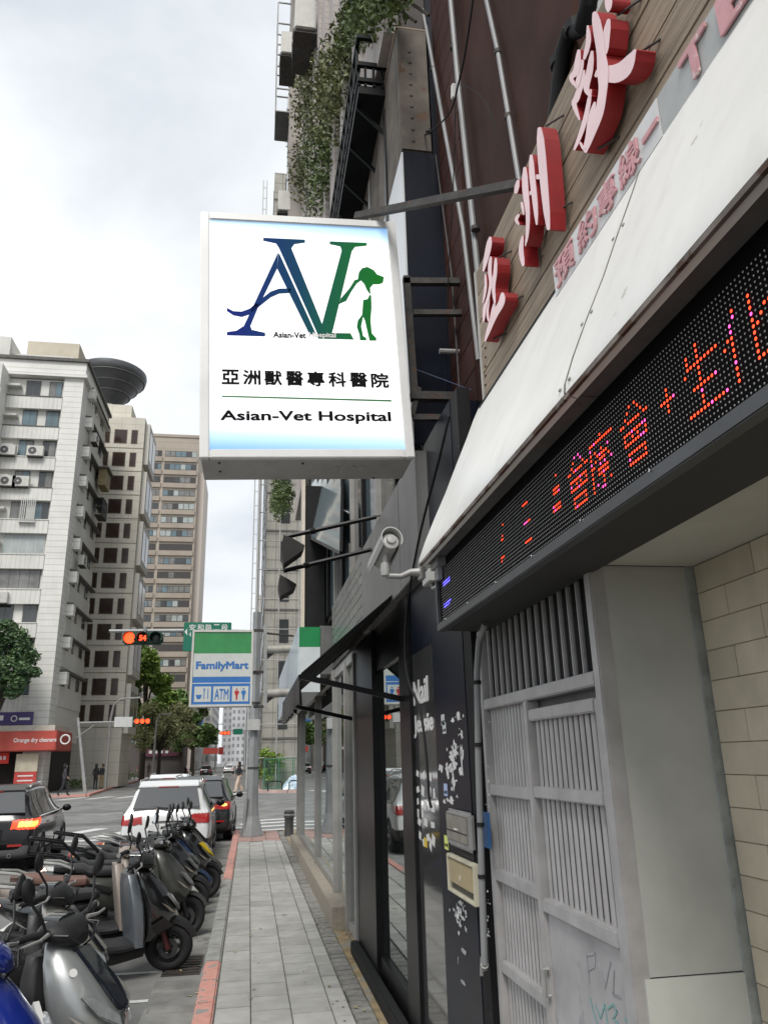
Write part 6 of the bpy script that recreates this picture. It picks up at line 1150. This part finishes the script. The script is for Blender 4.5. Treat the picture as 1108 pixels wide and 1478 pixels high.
def scooter(label, front, head, body, shield=None, seat=None, extra=None, steer=12, mirrors=True, rack=False, style=0):
    """front = contact point of the front wheel; head = heading of the machine in degrees from +X; local x forward"""
    t = thing('scooter', label, 'scooter', (0,0,0), 'scooters parked along the kerb'); shield = shield or body; seat = seat or M_seat; r = .222; wbx = .62
    q = R(steer); cs, sn_ = math.cos(q), math.sin(q)
    hx = .40                       # steering head
    def st_(p, rake=R(26)):        # rotate a point of the steered assembly about the raked steering axis
        p = V(p); o = V((wbx,0,r)); axd = V((-math.sin(rake),0,math.cos(rake))); return (Matrix.Translation(o) @ Matrix.Rotation(q, 4, axd) @ Matrix.Translation(-o)) @ p
    def S(mb): mb.v = [st_(p) for p in mb.v]; return mb
    # front wheel
    b = MB(); b.torus((wbx,0,r), (0,1,0), r-.052, .052, 30, 10, .95); w_ = S(b).build('wheel', M_rubber, t, smooth=True)
    b = MB(); b.torus((wbx,0,r), (0,1,0), r-.098, .02, 26, 8, 1.6)
    for k in range(5): a = 2*math.pi*k/5; d = V((math.cos(a),0,math.sin(a))); b.bar(V((wbx,0,r)), V((wbx,0,r))+d*(r-.1), .035, .03, (0,1,0))
    b.lathe([(.035,-.05),(.035,.05)], (wbx,0,r), (0,1,0), 12); S(b).build('rim', M_plas, w_, smooth=True)
    b = MB(); b.lathe([(.09,-.062),(.09,-.057),(.045,-.057)], (wbx,0,r), (0,1,0), 22, False); S(b).build('brake_disc', M_eng, w_)
    for s in (-1,1):
        b = MB(); b.tube([(wbx,.075*s,r),(wbx-.06,.075*s,r+.16)], .026, 10); b.tube([(wbx-.06,.075*s,r+.16),(wbx-.17,.07*s,r+.40)], .018, 8); S(b).build('fork_leg', M_plas if s > 0 else mat('fork_red', (.09,.02,.02), .4, var=.1) if style == 2 else M_plas, t, smooth=True)
    rings = []
    for i in range(9):
        a = R(20+i*16); rr_ = r+.028; c = V((wbx+rr_*math.cos(a),0,r+rr_*math.sin(a))); nn = V((math.cos(a),0,math.sin(a))); h_ = .062-.02*abs(i-4)/4
        rings.append([c+V((0,h_,0))-nn*.03, c+V((0,h_*.8,0))+nn*.012, c+nn*.02, c+V((0,-h_*.8,0))+nn*.012, c+V((0,-h_,0))-nn*.03, c+V((0,-h_*.75,0))-nn*.004, c+nn*.004, c+V((0,h_*.75,0))-nn*.004])
    b = MB(); b.loft(rings); S(b).build('front_fender', body if style != 2 else M_plas, t, smooth=True)
    # front shield: body colour nose, and the inner leg shield
    b = MB(); b.loft([hring(.30,.50,.34,.10), hring(.38,.60,.33,.15), hring(.50,.68,.31,.185), hring(.60,.66,.29,.20), hring(.72,.57,.26,.195), hring(.84,.46,.235,.16), hring(.92,.375,.225,.11), hring(.945,.33,.23,.06)]); b.build('front_shield', body, t, smooth=True)
    b = MB(); b.loft([hring(.28,.35,.24,.22,16,4), hring(.45,.345,.215,.245,16,4), hring(.62,.325,.19,.245,16,4), hring(.78,.285,.165,.205,16,4), hring(.88,.255,.155,.14,16,4)]); b.build('leg_shield', shield, t, smooth=True)
    for s in (-1,1):
        P_ = [V((.655,.045*s,.575)),V((.675,.05*s,.52)),V((.60,.175*s,.60)),V((.505,.205*s,.70)),V((.56,.14*s,.675))]; b = MB(); b.prism(P_, (.022,.012*s,.012)); b.build('headlight', M_lens, t, bevel=.006)
        P_ = [V((.62,.165*s,.52)),V((.55,.205*s,.55)),V((.46,.222*s,.63)),V((.53,.205*s,.59))]; b = MB(); b.prism(P_, (.008,.012*s,.0)); b.build('indicator', mat('smoked_lens', (.25,.22,.18), .15, var=.1, coat=1), t)
        b = MB(); b.prism([V((.50,.200*s,.50)),V((.60,.165*s,.42)),V((.45,.165*s,.36)),V((.38,.20*s,.44))], (.006,.014*s,0)); b.build('side_vent', M_plas, t, bevel=.004)
    if style == 0:
        b = MB(); b.prism([(.40,-.075,.895),(.40,.075,.895),(.585,.085,.715),(.665,.055,.60),(.665,-.055,.60),(.585,-.085,.715)], (.014,0,.014)); b.build('front_cover', mat('dark_visor', (.012,.015,.022), .2, var=.05, coat=1), t, bevel=.008)
    # handlebar group
    hz, hX = 1.0, .30
    b = MB(); b.loft([sring(hX-.09,hz-.01,.11,.04), sring(hX-.04,hz,.15,.058), sring(hX+.03,hz-.005,.15,.06), sring(hX+.09,hz-.03,.10,.05), sring(hX+.125,hz-.05,.05,.028)]); S(b).build('handlebar_cover', body if style == 1 else M_plas, t, smooth=True)
    b = MB(); b.loft([sring(hX-.1,hz-.13,.05,.05),sring(hX-.02,hz-.05,.06,.06)]); b.tube([(hX+.02,0,.90),(hX,0,hz)], .05, 10); b.build('steering_neck', M_plas, t, smooth=True)
    b = MB(); b.loft([[p+V((-.02,0,.052)) for p in sring(hX-.07,hz,.065,.012)],[p+V((0,0,.05)) for p in sring(hX+.02,hz,.07,.02)]]); S(b).build('speedometer', M_cglass, t, smooth=True)
    for s in (-1,1):
        b = MB(); b.tube([(hX,.13*s,hz+.005),(hX-.02,.24*s,hz+.02),(hX-.075,.365*s,hz+.012)], [.022,.019,.019], 10); S(b).build('grip', M_rubber, t, smooth=True)
        b = MB(); b.lathe([(.02,0),(.02,.02)], (hX-.078,.37*s,hz+.012), (-.3,.95*s,0), 10); S(b).build('bar_end', M_chrome, t)
        b = MB(); b.tube([(hX+.03,.16*s,hz+.01),(hX+.045,.24*s,hz+.005),(hX+.0,.36*s,hz-.005)], [.012,.008,.007], 6); S(b).build('brake_lever', M_galv, t, smooth=True)
        if mirrors:
            b = MB(); tip = V((hX-.01+.03*s*0,.27*s,hz+.21)); b.tube([(hX+.02,.17*s,hz+.03),(hX+.03,.21*s,hz+.10),tip], .0075, 6); o = S(b).build('mirror', M_plas, t, smooth=True)
            b = MB(); nrm = V((-.96,-.10*s,.10)).normalized(); upm = V((.1,.35*s,.93)).normalized(); sd = nrm.cross(upm).normalized(); upm = sd.cross(nrm); cc_ = tip+upm*.055
            b.loft([[cc_-nrm*d+(sd*math.cos(2*math.pi*i/14)*.042+upm*math.sin(2*math.pi*i/14)*.068)*k for i in range(14)] for d, k in ((.03,.45),(.022,.8),(.006,1),(0,.97))]); S(b).build('mirror_shell', M_plas, o, smooth=True)
            b = MB(); b.add([st_(cc_+nrm*.0035+(sd*math.cos(2*math.pi*i/14)*.037+upm*math.sin(2*math.pi*i/14)*.061)) for i in range(14)], [tuple(range(14))]); b.build('mirror_glass', M_mirror, o)
    for k, s in ((0,1),(1,-1),(2,1)):
        b = MB(); b.tube([st_((hX+.02,.14*s,hz)), st_((hX+.11,.12*s+.02*k,hz-.01)), V((hX+.13,.08*s,.93)), V((hX+.05,.05*s,.86))], .006, 5); b.build('control_cable', M_plas, t, smooth=True)
    for s in (-1,1):
        b = MB(); b.prism([(-.20,.178*s,.60),(-.45,.203*s,.665),(-.74,.172*s,.73),(-.72,.178*s,.675),(-.45,.206*s,.60),(-.22,.180*s,.545)], (0,.006*s,0)); b.build('side_trim', shield if shield is not body else M_plas, t)
        b = MB(); b.prism([(-.90,.10*s,.775),(-.97,.115*s,.755),(-.97,.115*s,.72),(-.88,.135*s,.735)], (-.006,.012*s,0)); b.build('rear_indicator', mat('orange_lens', (.45,.16,.03), .2, var=.05, coat=1), t)
        b = MB(); b.tube([(-.1,.17*s,.30),(-.18,.25*s,.295)], .014, 6); b.build('foot_peg', M_rubber, t)
    b = MB(); b.tube([(.225,0,.80),(.185,0,.79),(.175,0,.765),(.195,0,.75)], .007, 6); b.build('bag_hook', M_chrome, t); b = MB(); b.lathe([(.018,0),(.018,.012)], (.205,-.07,.84), (-1,0,.3), 10); b.build('ignition_lock', M_chrome, t)
    # floor, rear body
    b = MB(); b.loft([sring(.33,.30,.20,.035,14,4), sring(.15,.285,.205,.04,14,4), sring(-.10,.29,.20,.045,14,4), sring(-.22,.33,.185,.06,14,4)]); b.build('floorboard', M_plas, t, smooth=True)
    b = MB(); b.loft([sring(.36,.22,.10,.05,12,3), sring(.1,.20,.14,.06,12,3), sring(-.2,.22,.14,.08,12,3)]); b.build('under_cover', M_plas, t, smooth=True)
    b = MB(); b.loft([sring(-.10,.50,.11,.20), sring(-.16,.50,.15,.22), sring(-.32,.53,.185,.20), sring(-.52,.585,.195,.155), sring(-.72,.66,.17,.105), sring(-.88,.72,.12,.065), sring(-.97,.745,.07,.035)]); b.build('rear_body', body, t, smooth=True)
    b = MB(); b.loft([sring(-.115,.44,.10,.16),sring(-.085,.44,.085,.15)]); b.build('seat_front_panel', shield, t, smooth=True)
    b = MB(); b.loft([[p+V((0,0,0)) for p in sring(x,z,h,v_,14,3)] for x, z, h, v_ in ((-.06,.725,.07,.025),(-.10,.74,.12,.045),(-.28,.745,.15,.05),(-.44,.755,.155,.05),(-.50,.785,.15,.055),(-.68,.80,.135,.045),(-.80,.80,.10,.03))]); b.build('seat', seat, t, smooth=True)
    # rear wheel, engine, exhaust, lights
    rx = -.62; b = MB(); b.torus((rx,0,r), (0,1,0), r-.055, .056, 28, 10, .95); w_ = b.build('wheel', M_rubber, t, smooth=True); b = MB(); b.lathe([(r-.09,-.045),(r-.09,.045),(.05,.06),(0,.06)], (rx,0,r), (0,1,0), 24); b.build('rim', M_plas, w_, smooth=True)
    b = MB(); b.loft([sring(-.12,.27,.09,.07,10,3), sring(-.3,.28,.12,.10,10,3), sring(-.55,.27,.10,.08,10,3), sring(-.68,.25,.05,.05,10,3)]); b.v = [p+V((0,.05,0)) for p in b.v]; b.build('engine', M_eng, t, smooth=True)
    b = MB(); b.tube([(-.2,-.12,.2),(-.35,-.16,.2),(-.5,-.185,.25),(-.88,-.19,.34)], [.02,.03,.055,.05], 12); b.build('exhaust', M_eng, t, smooth=True); b = MB(); b.tube([(-.55,-.20,.285),(-.8,-.205,.34)], .05, 10); b.build('heat_shield', M_plas, t, smooth=True)
    for s in (-1,1): b = MB(); b.tube([(-.66,.12*s,.26),(-.62,.14*s,.52)], .022, 8); b.build('shock_absorber', M_eng, t, smooth=True)
    b = MB(); b.loft([sring(-.93,.735,.12,.045), sring(-1.0,.735,.085,.035)]); b.build('tail_light', M_tail, t, smooth=True)
    b = MB(); b.prism([(-.90,-.055,.68),(-.90,.055,.68),(-1.02,.05,.46),(-1.02,-.05,.46)], (-.012,0,-.004)); b.build('rear_fender', M_plas, t); b = MB(); b.prism([(-1.005,-.11,.56),(-1.005,.11,.56),(-1.045,.11,.44),(-1.045,-.11,.44)], (-.004,0,0)); b.build('number_plate', M_plate, t)
    b = MB(); b.tube([(-.60,.15,.80),(-.74,.155,.86),(-.90,.10,.88),(-.92,0,.885),(-.90,-.10,.88),(-.74,-.155,.86),(-.60,-.15,.80)], .016, 8); b.build('grab_rail', M_galv if not rack else M_black, t, smooth=True)
    for s in (-1,1): b = MB(); b.bar((-.15,.1*s,.2),(-.22,.17*s,.012),.03); b.build('stand_leg', M_eng, t)
    if rack:
        for s in (-1,1): b = MB(); b.tube([(-.55,.13*s,.83),(-.75,.13*s,1.02),(-1.08,.13*s,1.08),(-1.10,.13*s,.92),(-.72,.13*s,.86)], .017, 8); b.build('carrier_bar', M_black, t, smooth=True)
        b = MB(); b.tube([(-1.08,-.13,1.08),(-1.08,.13,1.08)], .017, 8); b.build('carrier_bar', M_black, t, smooth=True)
    if extra: extra(t)
    h = R(head); fx, fy = front; t.scale = (SS,)*3; t.rotation_euler = (0,0,h); t.location = (fx-wbx*SS*math.cos(h), fy-wbx*SS*math.sin(h), -.12)
    return t
P_gs = mat('silver_paint', (.33,.345,.345), .32, .5, var=.05, coat=.7); P_bk = mat('gloss_black_paint', (.012,.012,.013), .22, var=.05, coat=1); P_bl = mat('blue_paint', (.012,.03,.26), .28, .2, var=.05, coat=1); P_be = mat('champagne_paint', (.38,.37,.33), .35, .35, var=.05, coat=.6); P_ol = mat('olive_grey_paint', (.075,.077,.07), .35, .25, var=.06, coat=.5); P_ss = mat('slate_paint', (.15,.17,.19), .38, .3, var=.06, coat=.5); P_br = mat('brown_seat', (.17,.095,.075), .6, var=.1); P_tn = mat('tan_panel', (.28,.24,.21), .45, var=.06)
def blue_bits(t): b = MB(); b.prism([(.47,.19,.75),(.60,.12,.56),(.50,.20,.5),(.38,.24,.6)], (.02,.02,0)); b.build('decal', M_white, t)
def yellow(t):
    b = MB(); b.prism([(.695,-.10,.56),(.62,-.215,.62),(.47,-.215,.76),(.53,-.10,.76)], (.02,-.012,.01)); b.build('yellow_flag', mat('yellow_vinyl', (.75,.52,.02), .5, var=.1), t)
def dot_badge(t): b = MB(); b.lathe([(.022,0),(.022,.006),(.012,.006)], (.43,-.135,.80), (.6,-.6,.5), 14); b.build('badge', M_white, t)
scooter('blue scooter cut by the bottom left corner', (-.84,4.0), -14, P_bl, P_bl, extra=blue_bits, steer=5, style=1)
scooter('silver scooter nearest the camera with a black handlebar cover', (-.62,4.55), -14, P_gs, M_plas, extra=dot_badge, steer=-14, style=0)
scooter('champagne scooter between the silver one and the black one', (-.93,5.85), 2, P_be, M_plas, steer=-14, style=0)
scooter('black scooter with a slate grey leg shield, its front wheel by the drain', (-.64,7.70), 22, P_bk, P_ss, steer=-24, style=2)
scooter('scooter with a long brown seat behind the slate grey leg shield', (-.84,8.45), 14, P_tn, P_tn, P_br, steer=-8, style=1)
scooter('olive grey scooter with its nose just behind the black scooter', (-.60,9.05), 12, P_ol, P_ol, steer=8, style=1)
scooter('white scooter with a black carrier rack in the middle of the row', (-.72,9.65), 15, mat('white_scooter', (.6,.6,.58), .3, var=.04, coat=.8), P_bk, steer=-10, style=0, rack=True)
scooter('black scooter with a pale side panel beyond the carrier rack', (-.62,10.25), 12, P_bk, P_be, steer=-12, style=2, rack=True)
scooter('dark blue scooter third from the far end of the row', (-.64,10.85), 9, mat('dark_blue_scooter', (.02,.04,.10), .28, .2, var=.05, coat=.9), P_bk, steer=7, style=0)
scooter('black scooter with a yellow vinyl flag on its front', (-.52,11.45), 10, P_bk, P_bk, extra=yellow, steer=6, style=2)
scooter('dark scooter farthest along the kerb behind the yellow flag', (-.55,12.15), 12, P_ol, P_bk, steer=-6, style=0)
# ------------------------------------------------------------------ people
def person(label, loc, rz, joints, cols, h=1.7, group='pedestrians', hair_len=.0):
    """one skinned body; joints in a 1.7 m figure facing +x local; cols = skin, top, trousers, shoes, hair"""
    t = thing('person', label, 'person', (0,0,0), group); J = dict(pelvis=(0,0,.92,.125),belly=(0,0,1.06,.12),chest=(0,0,1.27,.135),neck=(.01,0,1.45,.05),head=(.03,0,1.58,.085),crown=(.03,0,1.66,.06),
      hipL=(0,.09,.88,.09),kneeL=(.02,.1,.48,.06),ankL=(0,.1,.08,.045),toeL=(.13,.1,.04,.035),hipR=(0,-.09,.88,.09),kneeR=(.02,-.1,.48,.06),ankR=(0,-.1,.08,.045),toeR=(.13,-.1,.04,.035),
      shL=(0,.17,1.38,.06),elL=(-.03,.24,1.12,.042),haL=(.06,.24,.88,.032),fiL=(.1,.23,.80,.02),shR=(0,-.17,1.38,.06),elR=(-.03,-.24,1.12,.042),haR=(.06,-.24,.88,.032),fiR=(.1,-.23,.80,.02)); J.update(joints)
    E = [('pelvis','belly'),('belly','chest'),('chest','neck'),('neck','head'),('head','crown')]
    for s in 'LR': E += [('pelvis','hip'+s),('hip'+s,'knee'+s),('knee'+s,'ank'+s),('ank'+s,'toe'+s),('chest','sh'+s),('sh'+s,'el'+s),('el'+s,'ha'+s),('ha'+s,'fi'+s)]
    K = list(J); me = bpy.data.meshes.new('person'); me.from_pydata([J[k][:3] for k in K], [(K.index(a),K.index(c)) for a, c in E], []); o = bpy.data.objects.new('person', me); DESK.collection.objects.link(o)
    o.modifiers.new('k', 'SKIN'); s = o.modifiers.new('s', 'SUBSURF'); s.levels = s.render_levels = 2
    for i, k in enumerate(K): me.skin_vertices[0].data[i].radius = (J[k][3],)*2; me.skin_vertices[0].data[i].use_root = (k == 'pelvis')
    DESK.view_layers[0].update(); m2 = bpy.data.meshes.new_from_object(o.evaluated_get(DESK.view_layers[0].depsgraph)); bpy.data.objects.remove(o); m2.materials.clear()
    names = ('skin','top','trousers','shoes','hair'); [m2.materials.append(mat('%s_%02d%02d%02d' % (n, *[int(v*99) for v in c]), c, .8, var=.1)) for n, c in zip(names, cols)]
    idx = []
    hands = [V(J['haL'][:3]), V(J['haR'][:3])]
    for p in m2.polygons:
        c = p.center; z = c.z
        if z > 1.46: i = 0 if (c.x > .065 and z < 1.615) else 4
        elif min((c-q).length for q in hands) < .11 and z < 1.2: i = 0
        elif z > .95 or abs(c.y) > .2: i = 1
        elif z > .11: i = 2
        else: i = 3
        idx.append(i)
    m2.polygons.foreach_set('material_index', idx); m2.polygons.foreach_set('use_smooth', [True]*len(idx)); bo_ = link('body', m2, t)
    b = MB(); b.ball((.015,0,1.605),.10,.092,.10); b.v = [v for v in b.v]; 
    hb = MB(); hb.loft([[V((-.01+.105*math.cos(a)*(1 if math.cos(a) < .2 else .55), .1*math.sin(a), z)) for a in [2*math.pi*k/14 for k in range(14)]] for z in ((1.47-hair_len) if hair_len else 1.53, 1.56, 1.63, 1.69)]+[[V((.0+.05*math.cos(2*math.pi*k/14),.05*math.sin(2*math.pi*k/14),1.725)) for k in range(14)]]); hb.build('hair', m2.materials[4], t, smooth=True)
    t.scale = (h/1.7,)*3; t.location = loc; t.rotation_euler = (0,0,rz); return t
walk = dict(kneeL=(.16,.09,.5,.075),ankL=(.22,.09,.10,.05),toeL=(.35,.09,.07,.035),kneeR=(-.05,-.09,.48,.075),ankR=(-.28,-.09,.16,.05),toeR=(-.18,-.09,.06,.035),haL=(-.02,.22,.9,.032),fiL=(.02,.22,.82,.02),elL=(-.12,.23,1.12,.042),elR=(.06,-.23,1.12,.042),haR=(.2,-.21,.95,.032),fiR=(.26,-.2,.9,.02))
SKIN = (.42,.27,.2); BLK = (.015,.015,.017)
g_ = onZ(344,1145,-.12); pw = person('woman in black top and wide beige trousers crossing the junction', (g_.x,g_.y,-.12), R(200), dict(walk, kneeL=(.14,.09,.5,.11),kneeR=(-.05,-.09,.48,.11),ankL=(.2,.09,.12,.09),ankR=(-.25,-.09,.18,.09)), (SKIN,BLK,(.52,.40,.32),BLK,BLK), 1.72, hair_len=.18)
for px, py, rz, cols, h, lab, hl in ((91,1150,10,(SKIN,(.04,.04,.05),(.02,.02,.025),BLK,BLK),1.72,'person in dark clothes walking past the red poster',0),(137,1140,60,(SKIN,BLK,(.02,.02,.02),BLK,BLK),1.7,'left one of two people in black standing by the canopy corner',.1),(146,1139,240,(SKIN,(.03,.03,.035),(.3,.22,.12),BLK,BLK),1.68,'person in black top and tan trousers by the canopy corner',0),(184,1127,90,(SKIN,(.55,.45,.35),(.05,.05,.06),BLK,BLK),1.65,'person in a cream top on the far left pavement',.12),(200,1123,-70,(SKIN,(.35,.08,.06),(.06,.06,.09),BLK,BLK),1.7,'person in a red top on the far left pavement',0),(214,1122,100,(SKIN,BLK,BLK,BLK,BLK),1.72,'person all in black near the far lamp post',0)):
    g_ = onZ(px, py, .0); person(lab, (g_.x,g_.y,0), R(rz), walk if rz in (10,90) else {}, cols, h, hair_len=hl)
# far scooter with rider
fx = onZ(326,1115,-.12); fsx = scooter('red scooter with a rider on the road beyond the junction', (fx.x,fx.y+.6), 88, mat('red_scooter', (.4,.03,.02), .3, var=.05, coat=.8), steer=0); fsx['group'] = 'scooters being ridden'
person('rider in dark jacket sitting on the far red scooter', (fx.x,fx.y-.25,-.06), R(88), dict(pelvis=(-.25,0,.90,.125),belly=(-.2,0,1.04,.125),chest=(-.12,0,1.24,.14),neck=(-.06,0,1.42,.06),head=(-.03,0,1.55,.11),crown=(-.03,0,1.63,.1),hipL=(-.2,.1,.86,.09),kneeL=(.15,.17,.70,.07),ankL=(.1,.16,.34,.05),toeL=(.22,.16,.31,.04),hipR=(-.2,-.1,.86,.09),kneeR=(.15,-.17,.70,.07),ankR=(.1,-.16,.34,.05),toeR=(.22,-.16,.31,.04),shL=(-.1,.18,1.34,.065),elL=(.05,.27,1.16,.045),haL=(.27,.27,1.10,.035),fiL=(.33,.27,1.09,.022),shR=(-.1,-.18,1.34,.065),elR=(.05,-.27,1.16,.045),haR=(.27,-.27,1.10,.035),fiR=(.33,-.27,1.09,.022)), (BLK,(.05,.05,.06),(.03,.03,.05),BLK,(.5,.5,.5)), 1.7, 'riders')
for _s in list(bpy.data.scenes):
    if _s.name == 'lettering_desk': bpy.data.scenes.remove(_s)
